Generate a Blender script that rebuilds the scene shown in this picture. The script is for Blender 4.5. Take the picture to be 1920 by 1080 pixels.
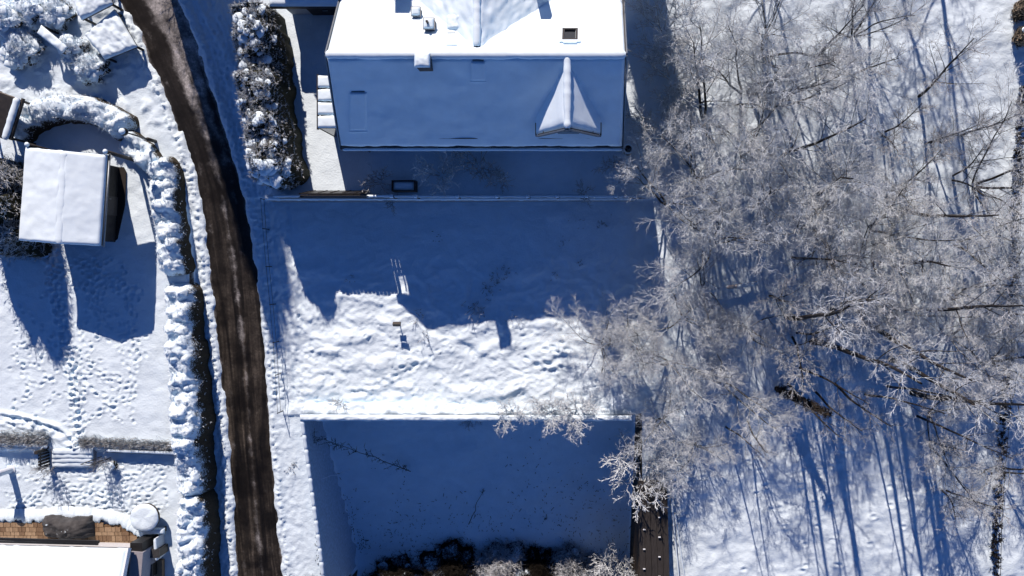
import bpy, math, random
import numpy as np
from mathutils import Vector, Matrix
for o in list(bpy.data.objects): bpy.data.objects.remove(o)
S = bpy.context.scene
C = S.collection
R = math.radians
# ------------------------------------------------------------------ camera, sky, sun, exposure
CAMH, FPX, NX, NY = 50.0, 1500.0, 1100.0, 510.0      # drone height, focal length in px of a 1920 frame, nadir pixel
cd = bpy.data.cameras.new('camera'); cam = bpy.data.objects.new('camera', cd); C.objects.link(cam)
cam.location = (0, 0, CAMH); cd.sensor_width = 36; cd.lens = 36*FPX/1920
cd.shift_x = -(NX-960)/1920; cd.shift_y = (NY-540)/1920
cd.clip_end = 3000; S.camera = cam
SUN_EL, SUN_AZ = R(33), R(-12)       # azimuth from +Y (top of picture), negative = towards the left
W = bpy.data.worlds.new('World'); S.world = W; W.use_nodes = True
wn = W.node_tree.nodes; bgn = wn['Background']
sk = wn.new('ShaderNodeTexSky'); sk.sky_type = 'NISHITA'; sk.sun_disc = False
sk.sun_elevation = SUN_EL; sk.sun_rotation = SUN_AZ
sk.altitude = 900; sk.air_density = 0.4; sk.dust_density = 0.0; sk.ozone_density = 10.0
W.node_tree.links.new(sk.outputs[0], bgn.inputs[0]); bgn.inputs[1].default_value = 0.1
sd = bpy.data.lights.new('sun', 'SUN'); sd.energy = 5.0; sd.angle = R(0.5); sd.color = (1, 0.77, 0.63)
sun = bpy.data.objects.new('sun', sd); C.objects.link(sun)
sv = Vector((math.sin(SUN_AZ)*math.cos(SUN_EL), math.cos(SUN_AZ)*math.cos(SUN_EL), math.sin(SUN_EL)))
sun.rotation_euler = sv.to_track_quat('Z', 'Y').to_euler(); sun.location = sv*80
S.view_settings.view_transform = 'Standard'; S.view_settings.look = 'None'
S.view_settings.gamma = 1; S.view_settings.exposure = 0.5; S.view_settings.use_curve_mapping = False
S.render.engine = 'CYCLES'

# ------------------------------------------------------------------ helpers
def U(px, py, z=0.0):
    d = CAMH - z
    return Vector(((px-NX)/FPX*d, (NY-py)/FPX*d, z))
def sst(a, b, x):
    t = np.clip((x-a)/(b-a), 0, 1); return t*t*(3-2*t)
def vnoise(x, y, seed=0):
    x = np.asarray(x, float); y = np.asarray(y, float)
    xi = np.floor(x).astype(np.int64); yi = np.floor(y).astype(np.int64); fx = x-xi; fy = y-yi
    def h(a, b):
        n = (a*374761393 + b*668265263 + seed*974711) & 0x7fffffff
        n = ((n ^ (n >> 13))*1274126177) & 0x7fffffff
        return ((n ^ (n >> 16)) & 0xffff)/65535.0*2-1
    u = fx*fx*fx*(fx*(fx*6-15)+10); v = fy*fy*fy*(fy*(fy*6-15)+10)
    return (h(xi, yi)*(1-u)+h(xi+1, yi)*u)*(1-v) + (h(xi, yi+1)*(1-u)+h(xi+1, yi+1)*u)*v
def fbm(x, y, seed=0, o=3):
    s = 0; a = 1.0; c, sn = 0.8, 0.6
    for i in range(o):
        s = s+a*vnoise(x, y, seed+i*17); a *= .5
        x, y = (x*c-y*sn)*2.03+5.1, (x*sn+y*c)*2.03+1.7
    return s
ORG = {}
def props(o, label=None, cat=None, group=None, kind=None):
    for k, v in (('label', label), ('category', cat), ('group', group), ('kind', kind)):
        if v: o[k] = v
    return o
def thing(name, loc, label, cat, group=None):
    o = bpy.data.objects.new(name, None); o.empty_display_size = .3; C.objects.link(o)
    o.location = loc; ORG[o.name] = Vector(loc)
    return props(o, label, cat, group)
def link(name, me, mat=None, parent=None, origin=None, smooth=False):
    o = bpy.data.objects.new(name, me); C.objects.link(o)
    if mat is not None and not me.materials: me.materials.append(mat)
    if parent is not None:
        o.parent = parent; ORG[o.name] = ORG[parent.name]
    else:
        o.location = origin if origin is not None else (0, 0, 0); ORG[o.name] = Vector(o.location)
    if smooth: me.polygons.foreach_set('use_smooth', [True]*len(me.polygons))
    return o
class MB:
    def __init__(s): s.v = []; s.f = []
    def add(s, vs, fs):
        b = len(s.v); s.v += [tuple(v) for v in vs]; s.f += [tuple(i+b for i in f) for f in fs]; return s
    def obox(s, c, ux, uy, uz, hx, hy, hz):
        c = Vector(c); ux, uy, uz = Vector(ux)*hx, Vector(uy)*hy, Vector(uz)*hz
        vs = [c+ux*i+uy*j+uz*k for k in (-1, 1) for j in (-1, 1) for i in (-1, 1)]
        return s.add(vs, [(0, 2, 3, 1), (4, 5, 7, 6), (0, 1, 5, 4), (2, 6, 7, 3), (0, 4, 6, 2), (1, 3, 7, 5)])
    def box(s, x0, x1, y0, y1, z0, z1):
        return s.obox(((x0+x1)/2, (y0+y1)/2, (z0+z1)/2), (1, 0, 0), (0, 1, 0), (0, 0, 1), abs(x1-x0)/2, abs(y1-y0)/2, abs(z1-z0)/2)
    def bar(s, a, b, w, h):           # box from a to b, width w (horizontal), height h
        a, b = Vector(a), Vector(b); d = (b-a); L = d.length; d.normalize()
        sd_ = d.cross(Vector((0, 0, 1)))
        sd_ = Vector((1, 0, 0)) if sd_.length < 1e-4 else sd_.normalized()
        return s.obox((a+b)/2, d, sd_, sd_.cross(d), L/2, w/2, h/2)
    def tube(s, pts, rad, n=8, caps=True):
        pts = [Vector(p) for p in pts]; m = len(pts)
        if not hasattr(rad, '__len__'): rad = [rad]*m
        vs = []; fs = []
        for i, p in enumerate(pts):
            d = (pts[min(i+1, m-1)]-pts[max(i-1, 0)]).normalized()
            a = d.orthogonal().normalized() if abs(d.z) > .9 else d.cross(Vector((0, 0, 1))).normalized()
            b = d.cross(a)
            for k in range(n):
                t = 2*math.pi*k/n; vs.append(p+(a*math.cos(t)+b*math.sin(t))*rad[i])
        for i in range(m-1):
            for k in range(n):
                q = (k+1) % n; fs.append((i*n+k, i*n+q, (i+1)*n+q, (i+1)*n+k))
        if caps: fs += [tuple(range(n))[::-1], tuple(range((m-1)*n, m*n))]
        return s.add(vs, fs)
    def lathe(s, c, prof, n=16):
        c = Vector(c); vs = []; fs = []; m = len(prof)
        for r, z in prof:
            for k in range(n):
                t = 2*math.pi*k/n; vs.append(c+Vector((r*math.cos(t), r*math.sin(t), z)))
        for i in range(m-1):
            for k in range(n):
                q = (k+1) % n; fs.append((i*n+k, i*n+q, (i+1)*n+q, (i+1)*n+k))
        fs += [tuple(range(n))[::-1], tuple(range((m-1)*n, m*n))]
        return s.add(vs, fs)
    def prism(s, poly, dz):           # polygon (list of 3d points) extruded by vector dz
        n = len(poly); a = [Vector(p) for p in poly]; dz = Vector(dz)
        return s.add(a+[p+dz for p in a], [tuple(range(n))[::-1], tuple(range(n, 2*n))]+[(i, (i+1) % n, n+(i+1) % n, n+i) for i in range(n)])
    def build(s, name, mat, parent=None, origin=None, smooth=False):
        og = ORG[parent.name] if parent is not None else Vector(origin if origin is not None else (0, 0, 0))
        me = bpy.data.meshes.new(name); me.from_pydata([tuple(Vector(v)-og) for v in s.v], [], s.f)
        me.validate(); me.update()
        import bmesh
        bm = bmesh.new(); bm.from_mesh(me); bmesh.ops.recalc_face_normals(bm, faces=bm.faces); bm.to_mesh(me); bm.free()
        return link(name, me, mat, parent, origin, smooth)
def arr_mesh(name, V, F, mat, parent=None, origin=None, smooth=False):
    og = np.array(ORG[parent.name] if parent is not None else (origin if origin is not None else (0, 0, 0)), float)
    me = bpy.data.meshes.new(name); me.from_pydata((np.asarray(V)-og).tolist(), [], np.asarray(F).tolist()); me.update()
    return link(name, me, mat, parent, origin, smooth)
def patch(p00, p10, p11, p01, step=.15, amp=.03, thick=.18, seed=1, nscale=.9, rnd=.25, up=None):
    """displaced snow sheet on a flat quad with rounded rims and skirts; returns V, F"""
    p00, p10, p11, p01 = [np.array(p, float) for p in (p00, p10, p11, p01)]
    Lu = np.linalg.norm(p10-p00); Lv = np.linalg.norm(p01-p00)
    nu, nv = max(3, int(Lu/step)), max(3, int(Lv/step))
    u, v = np.meshgrid(np.linspace(0, 1, nu+1), np.linspace(0, 1, nv+1), indexing='ij')
    P = ((1-u)*(1-v))[..., None]*p00+(u*(1-v))[..., None]*p10+(u*v)[..., None]*p11+((1-u)*v)[..., None]*p01
    n = np.cross(p10-p00, p01-p00); n = n/np.linalg.norm(n); n = n if n[2] > 0 else -n
    d = np.minimum(np.minimum(u, 1-u)*Lu, np.minimum(v, 1-v)*Lv)
    h = thick*(.35+.65*np.sqrt(np.clip(d/rnd, 0, 1)*(2-np.clip(d/rnd, 0, 1))))
    h = h+amp*fbm(u*Lu/nscale+seed*3.1, v*Lv/nscale+seed*7.7, seed, 3)*np.clip(d/.15, .25, 1)
    V = P+n*h[..., None]
    wob = .035*fbm(u*Lu/.4, v*Lv/.4+9, seed+5, 2)*(d < 1e-6)
    V = V+((p01-p00)/Lv)*wob[..., None]
    idx = np.arange((nu+1)*(nv+1)).reshape(nu+1, nv+1)
    F = np.stack([idx[:-1, :-1], idx[1:, :-1], idx[1:, 1:], idx[:-1, 1:]], -1).reshape(-1, 4)
    rim = np.concatenate([idx[:, 0], idx[-1, 1:], idx[::-1, -1][1:], idx[0, ::-1][1:-1]])
    Vf = V.reshape(-1, 3); low = (P.reshape(-1, 3)[rim])
    b = len(Vf); k = len(rim); j = np.arange(k)
    F2 = np.stack([rim, b+j, b+(j+1) % k, rim[(j+1) % k]], -1)
    return np.vstack([Vf, low]), np.vstack([F, F2])
def snow_patch(name, pts, mat, parent, **k):
    V, F = patch(*pts, **k); return arr_mesh(name, V, F, mat, parent, smooth=True)
def snow_roll(name, a, b, r, mat, parent, seed=1, flat=.8):
    a, b = np.array(a, float), np.array(b, float); L = np.linalg.norm(b-a); n = max(4, int(L/.12)); d = (b-a)/L
    sd_ = np.cross(d, [0, 0, 1]); sd_ /= np.linalg.norm(sd_); V = []; m = 9
    t = np.linspace(-.15*math.pi, 1.15*math.pi, m)
    for i in range(n+1):
        w = i/n; e = min(w, 1-w)*L/.12
        rr = r*(1+.13*float(vnoise(w*L*1.3, seed*5.5, seed))+.08*float(vnoise(w*L*5, 2., seed)))*(math.sqrt(min(1, .25+e)) )
        for k in t: V.append(a+d*w*L+sd_*math.cos(k)*rr+np.array([0, 0, 1])*math.sin(k)*rr*flat)
    F = [(i*m+k, i*m+k+1, (i+1)*m+k+1, (i+1)*m+k) for i in range(n) for k in range(m-1)]
    return arr_mesh(name, np.array(V), F, mat, parent, smooth=True)

# ------------------------------------------------------------------ materials
def mat(name):
    m = bpy.data.materials.new(name); m.use_nodes = True; nt = m.node_tree
    return m, nt, nt.nodes['Principled BSDF']
def N(nt, t, **k):
    n = nt.nodes.new(t)
    for a, b in k.items():
        if a[0] == '_': n.inputs[int(a[1:])].default_value = b
        else: setattr(n, a, b)
    return n
def L(nt, a, b): nt.links.new(a, b)
def noise(nt, scale, detail=4, rough=.55, coord='Object', vec=None):
    n = N(nt, 'ShaderNodeTexNoise'); n.inputs['Scale'].default_value = scale
    n.inputs['Detail'].default_value = detail; n.inputs['Roughness'].default_value = rough
    if vec is None:
        tc = N(nt, 'ShaderNodeTexCoord'); vec = tc.outputs[coord]
    L(nt, vec, n.inputs['Vector']); return n
def ramp(nt, fac, stops):
    r = N(nt, 'ShaderNodeValToRGB'); e = r.color_ramp.elements
    while len(e) < len(stops): e.new(.5)
    for i, (p, c) in enumerate(stops):
        e[i].position = p; e[i].color = (*c, 1) if len(c) == 3 else c
    L(nt, fac, r.inputs[0]); return r
def bump(nt, bs, h, strength, dist):
    b = N(nt, 'ShaderNodeBump'); b.inputs['Strength'].default_value = strength; b.inputs['Distance'].default_value = dist
    L(nt, h, b.inputs['Height']); L(nt, b.outputs[0], bs.inputs['Normal']); return b
SNOW = (0.61, 0.80, 0.955)
def snow_mat(name, bscale=14, bstr=.5, dist=.03, under=None, lo=.35, hi=.55, jitter=.25, undercol2=None, uscale=9, top=None):
    m, nt, bs = mat(name); bs.inputs['Roughness'].default_value = .75; bs.inputs['Specular IOR Level'].default_value = .2
    n = noise(nt, bscale, 5, .6); bump(nt, bs, n.outputs[0], bstr, dist)
    n2 = noise(nt, 1.3, 3); SN = top or SNOW
    sc = ramp(nt, n2.outputs[0], [(.3, tuple(c*.95 for c in SN)), (.7, tuple(min(1, c*1.03) for c in SN))])
    if under is None:
        L(nt, sc.outputs[0], bs.inputs['Base Color']); return m
    g = N(nt, 'ShaderNodeNewGeometry'); sp = N(nt, 'ShaderNodeSeparateXYZ'); L(nt, g.outputs['Normal'], sp.inputs[0])
    n3 = noise(nt, uscale, 4, .65); ad = N(nt, 'ShaderNodeMath', operation='MULTIPLY_ADD'); ad.inputs[1].default_value = jitter*2; ad.inputs[2].default_value = -jitter
    L(nt, n3.outputs[0], ad.inputs[0]); su = N(nt, 'ShaderNodeMath', operation='ADD'); L(nt, sp.outputs[2], su.inputs[0]); L(nt, ad.outputs[0], su.inputs[1])
    mr = N(nt, 'ShaderNodeMapRange', interpolation_type='SMOOTHSTEP'); mr.inputs[1].default_value = lo; mr.inputs[2].default_value = hi; L(nt, su.outputs[0], mr.inputs[0])
    uc = ramp(nt, n3.outputs[0], [(.35, under), (.7, undercol2 or under)])
    mx = N(nt, 'ShaderNodeMix', data_type='RGBA'); L(nt, mr.outputs[0], mx.inputs[0]); L(nt, uc.outputs[0], mx.inputs[6]); L(nt, sc.outputs[0], mx.inputs[7])
    L(nt, mx.outputs[2], bs.inputs['Base Color']); return m
M_GROUND = snow_mat('snow_ground', 9, .6, .05, under=(.035, .028, .02), undercol2=(.08, .06, .04), lo=.3, hi=.48, jitter=.08)
M_SNOW = snow_mat('roof_snow', 11, .3, .02)
M_SNOWS = snow_mat('smooth_snow', 18, .2, .012)
M_HEDGE = snow_mat('snow_laden_hedge', 22, .5, .03, under=(.022, .02, .012), undercol2=(.05, .042, .028), lo=.16, hi=.36, jitter=.3, uscale=11)
M_CONI = snow_mat('snowy_conifer', 25, .8, .05, under=(.008, .012, .008), undercol2=(.03, .035, .02), lo=.84, hi=1.04, jitter=.5, uscale=7)
M_FROST = snow_mat('frosted_twigs', 30, .2, .01, under=(.035, .036, .038), undercol2=(.26, .29, .32), lo=-.25, hi=.35, jitter=.38, uscale=2.2, top=(.71, .85, .96))
M_FROSTD = snow_mat('thinly_frosted_twigs', 30, .2, .01, under=(.02, .0215, .0235), undercol2=(.12, .132, .145), lo=.05, hi=.65, jitter=.35, uscale=2.2, top=(.64, .75, .85))
M_BARK = snow_mat('bark_with_rime', 20, .8, .03, under=(.010, .010, .0105), undercol2=(.04, .04, .041), lo=.55, hi=.95, jitter=.35, uscale=4)
M_IVY = snow_mat('dark_ivy', 20, .8, .05, under=(.006, .006, .0055), undercol2=(.024, .023, .019), lo=.8, hi=1.0, jitter=.3, uscale=8)
def plain(name, col, rough=.6, var=.25, scale=6, bs_=.3, dist=.01, metal=0, stretch=None):
    m, nt, bs = mat(name); bs.inputs['Roughness'].default_value = rough; bs.inputs['Metallic'].default_value = metal
    vec = None
    if stretch:
        tc = N(nt, 'ShaderNodeTexCoord'); mp = N(nt, 'ShaderNodeMapping'); mp.inputs['Scale'].default_value = stretch
        L(nt, tc.outputs['Object'], mp.inputs[0]); vec = mp.outputs[0]
    n = noise(nt, scale, 5, .6, vec=vec)
    r = ramp(nt, n.outputs[0], [(.3, tuple(c*(1-var) for c in col)), (.7, tuple(min(1, c*(1+var)) for c in col))])
    L(nt, r.outputs[0], bs.inputs['Base Color']); bump(nt, bs, n.outputs[0], bs_, dist); return m
M_TILE = plain('dark_roof_tile', (.045, .045, .047), .7)
M_WALL = plain('pale_render', (.42, .48, .54), .85, .08)
M_DWOOD = plain('dark_timber', (.022, .0225, .0225), .7, .5, 3, .5, .02, stretch=(8, .6, 1))
M_BLACK = plain('black_metal', (.010, .0115, .013), .5, .3)
M_ZINC = plain('zinc_gutter', (.16, .2, .24), .45, .2, 8, .2, .005, .6)
M_WHITE = plain('white_paint', (.58, .69, .8), .5, .06)
M_SIDE = plain('frosted_render', (.36, .49, .62), .85, .22)
M_CONC = plain('concrete', (.24, .27, .3), .85, .25)
M_TARP = plain('dark_tarpaulin', (.04, .045, .05), .45, .4, 3, .6, .06)
M_GREY = plain('grey_sheet', (.26, .28, .33), .6, .1)
M_PAVE = plain('tan_paving_stone', (.21, .155, .098), .8, .3, 5)
M_PAVE2 = plain('brown_paving_stone', (.14, .096, .058), .8, .3, 5)
M_PAVE3 = plain('ochre_paving_stone', (.26, .198, .13), .8, .25, 5)
M_JOINT = plain('joint_sand', (.12, .08, .045), .9, .3)
M_GRASS = plain('dry_grass', (.33, .29, .22), .8, .5, 4)
M_WEED = plain('dead_weed', (.03, .028, .024), .8, .5, 4)
M_BIRCH = plain('birch_bark', (.6, .58, .55), .7, .25, 5)
M_TERRA = plain('terracotta', (.4, .17, .06), .8, .2)
M_SHADE_SOIL = plain('shade_dark_soil', (.012, .012, .012), .9, .4)  # near-black so the strip by the shed stands for roof shade
m, nt, bs = mat('dark_glass'); bs.inputs['Base Color'].default_value = (.004, .006, .01, 1); bs.inputs['Roughness'].default_value = .12; M_GLASS = m
m, nt, bs = mat('wet_asphalt_road')
uv = N(nt, 'ShaderNodeUVMap'); sp = N(nt, 'ShaderNodeSeparateXYZ'); L(nt, uv.outputs[0], sp.inputs[0])
mp = N(nt, 'ShaderNodeMapping'); mp.inputs['Scale'].default_value = (9, .12, 1); L(nt, uv.outputs[0], mp.inputs[0])
n1 = noise(nt, 1.0, 6, .65, vec=mp.outputs[0]); n1.inputs['Distortion'].default_value = .6; n5 = noise(nt, .55, 5, .65)
mp2 = N(nt, 'ShaderNodeMapping'); mp2.inputs['Scale'].default_value = (2.6, .55, 1); L(nt, uv.outputs[0], mp2.inputs[0])
n2 = noise(nt, 1.0, 8, .7, vec=mp2.outputs[0]); n3 = noise(nt, 26, 4, .7)
base = ramp(nt, n1.outputs[0], [(.36, (.005, .005, .005)), (.5, (.022, .0205, .0175)), (.64, (.07, .066, .058))])
vr = N(nt, 'ShaderNodeMapRange'); vr.inputs[1].default_value = 8; vr.inputs[2].default_value = 24; L(nt, sp.outputs[1], vr.inputs[0])
dk = N(nt, 'ShaderNodeMix', data_type='RGBA'); L(nt, vr.outputs[0], dk.inputs[0]); dk.inputs[6].default_value = (.016, .015, .014, 1)
gray = ramp(nt, n1.outputs[0], [(.35, (.003, .0032, .0034)), (.7, (.02, .02, .02))]); L(nt, gray.outputs[0], dk.inputs[6]); L(nt, base.outputs[0], dk.inputs[7])
# packed slush: a ridge between the wheel tracks, edges, and thin patches further up the hill
tr = ramp(nt, sp.outputs[0], [(.0, (.75,)*3), (.06, (.34,)*3), (.15, (.05,)*3), (.22, (.14,)*3), (.32, (.0,)*3), (.42, (.06,)*3), (.53, (.3,)*3), (.62, (.06,)*3), (.74, (.12,)*3), (.84, (.0,)*3), (.95, (.34,)*3), (1., (.7,)*3)])
up = N(nt, 'ShaderNodeMapRange'); up.inputs[1].default_value = 15; up.inputs[2].default_value = 0; up.inputs[3].default_value = 0; up.inputs[4].default_value = .42; L(nt, sp.outputs[1], up.inputs[0])
rt = ramp(nt, sp.outputs[0], [(.25, (.15,)*3), (.75, (1.,)*3)])
upm = N(nt, 'ShaderNodeMath', operation='MULTIPLY'); L(nt, up.outputs[0], upm.inputs[0]); L(nt, rt.outputs[0], upm.inputs[1])
a1 = N(nt, 'ShaderNodeMath', operation='ADD'); L(nt, tr.outputs[0], a1.inputs[0]); L(nt, upm.outputs[0], a1.inputs[1])
a2 = N(nt, 'ShaderNodeMath', operation='ADD'); L(nt, a1.outputs[0], a2.inputs[0]); L(nt, n2.outputs[0], a2.inputs[1])
sf = N(nt, 'ShaderNodeMapRange', interpolation_type='SMOOTHSTEP'); sf.inputs[1].default_value = .66; sf.inputs[2].default_value = 1.0; L(nt, a2.outputs[0], sf.inputs[0])
mx = N(nt, 'ShaderNodeMix', data_type='RGBA'); L(nt, sf.outputs[0], mx.inputs[0]); L(nt, dk.outputs[2], mx.inputs[6]); mx.inputs[7].default_value = (.27, .29, .31, 1)
n4 = noise(nt, 7, 8, .75); gr = ramp(nt, n4.outputs[0], [(.3, (.45,)*3), (.55, (1.,)*3), (.72, (2.2,)*3)])
mu = N(nt, 'ShaderNodeMix', data_type='RGBA', blend_type='MULTIPLY'); mu.inputs[0].default_value = 1; L(nt, mx.outputs[2], mu.inputs[6]); L(nt, gr.outputs[0], mu.inputs[7])
bl = ramp(nt, n5.outputs[0], [(.38, (.3,)*3), (.5, (.85,)*3), (.62, (1.5,)*3)]); mu2 = N(nt, 'ShaderNodeMix', data_type='RGBA', blend_type='MULTIPLY'); mu2.inputs[0].default_value = 1; L(nt, mu.outputs[2], mu2.inputs[6]); L(nt, bl.outputs[0], mu2.inputs[7])
L(nt, mu2.outputs[2], bs.inputs['Base Color']); bs.inputs['Roughness'].default_value = .5; bs.inputs['Specular IOR Level'].default_value = .3; bump(nt, bs, n3.outputs[0], .5, .015); M_ROAD = m

# ------------------------------------------------------------------ terrain (a hillside falling towards the bottom of the picture)
def zroad(y): return np.clip(-.095*(17-y), -4.6, 1.5)
def zwood(y): return np.clip(-.11*(17-y), -5., 1.5)
def unproj_on(pts, zf):
    out = []
    for px, py in pts:
        z = 0
        for _ in range(8): p = U(px, py, z); z = float(zf(p.y))
        out.append((p.x, p.y))
    return out
def curve_xy(pts):
    a = np.array(sorted(pts, key=lambda p: p[1])); y0, y1 = a[0, 1], a[-1, 1]
    s0 = (a[1, 0]-a[0, 0])/(a[1, 1]-a[0, 1]); s1 = (a[-1, 0]-a[-2, 0])/(a[-1, 1]-a[-2, 1])
    ys = np.concatenate([[y0-30], a[:, 1], [y1+30]]); xs = np.concatenate([[a[0, 0]-30*s0], a[:, 0], [a[-1, 0]+30*s1]])
    return lambda y: np.interp(y, ys, xs)
LE = [(222, 0), (262, 60), (288, 130), (318, 200), (348, 270), (370, 350), (383, 430), (392, 500), (405, 600), (415, 700), (425, 800), (433, 900), (440, 1000), (446, 1080)]
RE = [(335, 0), (362, 60), (388, 130), (408, 200), (432, 270), (455, 350), (470, 430), (482, 500), (493, 600), (501, 700), (506, 780), (514, 900), (524, 1000), (533, 1080)]
RL = curve_xy(unproj_on(LE, zroad)); RR = curve_xy(unproj_on(RE, zroad))
LB = curve_xy(unproj_on([(200, 0), (262, 140), (322, 280), (349, 420), (364, 600), (382, 800), (398, 1080)], lambda y: zroad(y)+.6))
def zleft(y): return np.interp(y, [-40, -20, -11.6, -11.3, -8, 0, 8, 17, 40], [-2.6, -1.9, -1.55, -1.15, -1.05, -.8, -.55, 0, 1.2])
YF, YW, XE = 4.72, -9.35, 3.3             # house fence line, lower retaining wall line, right border of the plots
def zlow(y): return np.interp(y, [-60, -21, YW, 0], [-14, -10.2, -4.4, -4.4])
def XW(y): return np.interp(y, [-40, -19, -9.35, 0], [-16.5, -17.5, -18.25, -18.25])
def zfield(y): return -1.7-.04*(4.7-y)
def gz(x, y):
    x = np.asarray(x, float); y = np.asarray(y, float)
    zr = zroad(y)
    zl = zleft(y)
    soft = np.where(y > 6.5, 2.6, .28)
    tl = sst(LB(y)-soft/2, LB(y)+soft/2, x)
    z = zl*(1-tl)+(zr+.12)*tl
    yard = np.where(y > YF, 0., 0)
    ty = sst(RR(y)+.9, RR(y)+3.2, x)
    tf = sst(RR(y)+.4, RR(y)+2.4, x)
    tw = sst(XW(y)-.05, XW(y)+.12, x)
    zy = z*(1-ty)+yard*ty
    zf = z*(1-tf)+(zfield(y)+.6*sst(-12, -1, x))*tf
    zw_ = z*(1-tw)+zlow(y)*tw
    a = sst(YF-.08, YF+.02, y); b = sst(YW-.06, YW+.06, y)
    zz = zy*a+(1-a)*(zf*b+zw_*(1-b))
    zwd = zwood(y)
    te = np.where(y > YW, sst(XE-1., XE+1.6, x), sst(XE-.1, XE+.5, x))
    return zz*(1-te)+zwd*te
def G(px, py, dz=0):                       # picture pixel -> point on the ground
    z = 0
    for _ in range(10): p = U(px, py, z); z = .5*z+.5*float(gz(p.x, p.y))
    p = U(px, py, z); return Vector((p.x, p.y, float(gz(p.x, p.y))+dz))
def gp(x, y, dz=0): return Vector((x, y, float(gz(x, y))+dz))
STEP = .085
def axis(a, b):
    d = np.arange(a, b, STEP); lo = a-np.cumsum(np.geomspace(.2, 60, 22))[::-1]; hi = d[-1]+np.cumsum(np.geomspace(.2, 60, 22))
    return np.concatenate([lo, d, hi])
gx, gy = axis(-39.5, 30), axis(-22, 19)
X, Y = np.meshgrid(gx, gy, indexing='ij'); Z = gz(X, Y)
rl, rr = RL(Y), RR(Y)
fine = np.where((X > -41) & (X < 31) & (Y > -24) & (Y < 21), 1., 0.)
m_left = sst(LB(Y)+.1, LB(Y)-.3, X)
m_road_zone = sst(LB(Y)-.2, LB(Y)+.2, X)*sst(rr+2.6, rr+1.2, X)
m_wood = sst(XE-1.5, XE+1, X)
m_low = np.where((Y < YW) & (X > XW(Y)) & (X < XE), 1., 0.)
m_yard = np.where((Y > YF) & (X > rr+2.5) & (X < XE), 1., 0.)
m_field = np.where((Y < YF) & (Y > YW) & (X > rr+1.) & (X < XE+1), 1., 0.)
D = .03*fbm(X/3.1, Y/3.1, 3, 2)
warp = fbm(X/1.4, Y/1.4, 21, 2)*.5
lump = np.clip(fbm(X/1.3+warp, Y/.85+warp*.7, 8, 3), -1, 1.2)
fg = np.clip((2.5-Y)/4, .25, 1)
D += m_field*fg*(.115*lump+.022*fbm(X/.34, Y/.3, 15, 2))
D += m_wood*(.10*fbm(X/2.2, Y/2.2, 30, 2)+.05*fbm(X/.7, Y/.7, 31, 3))
D += m_yard*(.012*fbm(X/.5, Y/.5, 32, 2))
D += m_low*(.09*fbm(X/2.2, Y/2.2, 36, 2)+.015*fbm(X/.4, Y/.4, 37, 2))
rough = fbm(X/.32, Y/.32, 41, 3)
D += m_road_zone*(.03*rough+.03*np.clip(fbm(X/.55, Y/.8, 43, 2), -.3, 1))
D += m_left*(.018*fbm(X/.6, Y/.45, 51, 3)+.03*fbm(X/1.8, Y/1.5, 52, 2))
top_left = m_left*sst(8, 10, Y)
D += top_left*(.13*np.clip(fbm(X/.75, Y/.75, 55, 3), -.2, 1))
# carve the cleared carriageway, throw a small bank on both sides
edge = .13*fbm(X/.5, Y/.9, 61, 3)
ins = np.minimum(X-(rl+edge), (rr+edge*.8)-X)
D = np.where(ins > 0, D*np.clip(1-ins/.12, 0, 1)-.19*np.clip(ins/.12, 0, 1), D)
D += .10*np.exp(-((ins+.32)/.22)**2)*(1+.9*fbm(X/.17, Y/.17, 63, 2))*np.where(ins < 0, 1, 0)
# streaks of old tyre marks and trodden snow on the verge beside the lane
vo = X-rr; vm = sst(.5, .8, vo)*sst(3.2, 2.2, vo)*np.where(Y > -8, 1., .4)
D += vm*(.05*np.clip(fbm(vo/.16+.4*vnoise(Y/2., 1., 70), Y/1.7, 71, 3), -1, 1)+.03*fbm(X/.14, Y/.2, 73, 2))
D += sst(LB(Y)-.1, LB(Y)+.3, X)*np.where(ins < -.1, 1, 0)*np.where(vo < 0, 1, 0)*.04*fbm(X/.13, Y/.13, 75, 2)
D += m_field*fg*.016*fbm(X/.13, Y/.13, 81, 2)
# foot prints and trodden paths
rng = np.random.default_rng(4)
def stamp(x, y, r, d, ang=0, el=1.6):
    i0 = np.searchsorted(gx, x-r*3); i1 = np.searchsorted(gx, x+r*3); j0 = np.searchsorted(gy, y-r*3); j1 = np.searchsorted(gy, y+r*3)
    if i1 <= i0 or j1 <= j0: return
    xx = X[i0:i1, j0:j1]-x; yy = Y[i0:i1, j0:j1]-y
    a = (xx*math.cos(ang)+yy*math.sin(ang))/(r*el); b = (-xx*math.sin(ang)+yy*math.cos(ang))/r
    q = a*a+b*b
    D[i0:i1, j0:j1] += -d*np.exp(-q*1.1)+d*.45*np.exp(-(np.sqrt(q)-1.7)**2*3)
def trail(pts, zf, n_per_m=2.2, spread=.12, r=.1, d=.1, seed=0):
    P = np.array([(p.x, p.y) for p in [U(a, b, zf) for a, b in pts]])
    for k in range(len(P)-1):
        v = P[k+1]-P[k]; Ls = np.hypot(*v); ang = math.atan2(v[1], v[0]); n = max(1, int(Ls*n_per_m))
        for i in range(n):
            q = P[k]+v*(i+rng.random()*.6)/n; s = spread*(1 if i % 2 else -1)
            stamp(q[0]-math.sin(ang)*s+rng.normal()*.04, q[1]+math.cos(ang)*s+rng.normal()*.04, r*rng.uniform(.8, 1.2), d*rng.uniform(.7, 1.2), ang)
for k in range(42):                                           # wandering prints on the left lawn
    x, y = rng.uniform(5, 300), rng.uniform(520, 800); a = rng.uniform(0, 6.28); pts = []
    for i in range(9):
        pts.append((x, y)); a += rng.normal()*.6; x += math.cos(a)*26; y += math.sin(a)*26
        if not (0 < x < 262 and 470 < y < 812): break
    if len(pts) > 1: trail(pts, -1., 2.6, .1, .085, .085)
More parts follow.
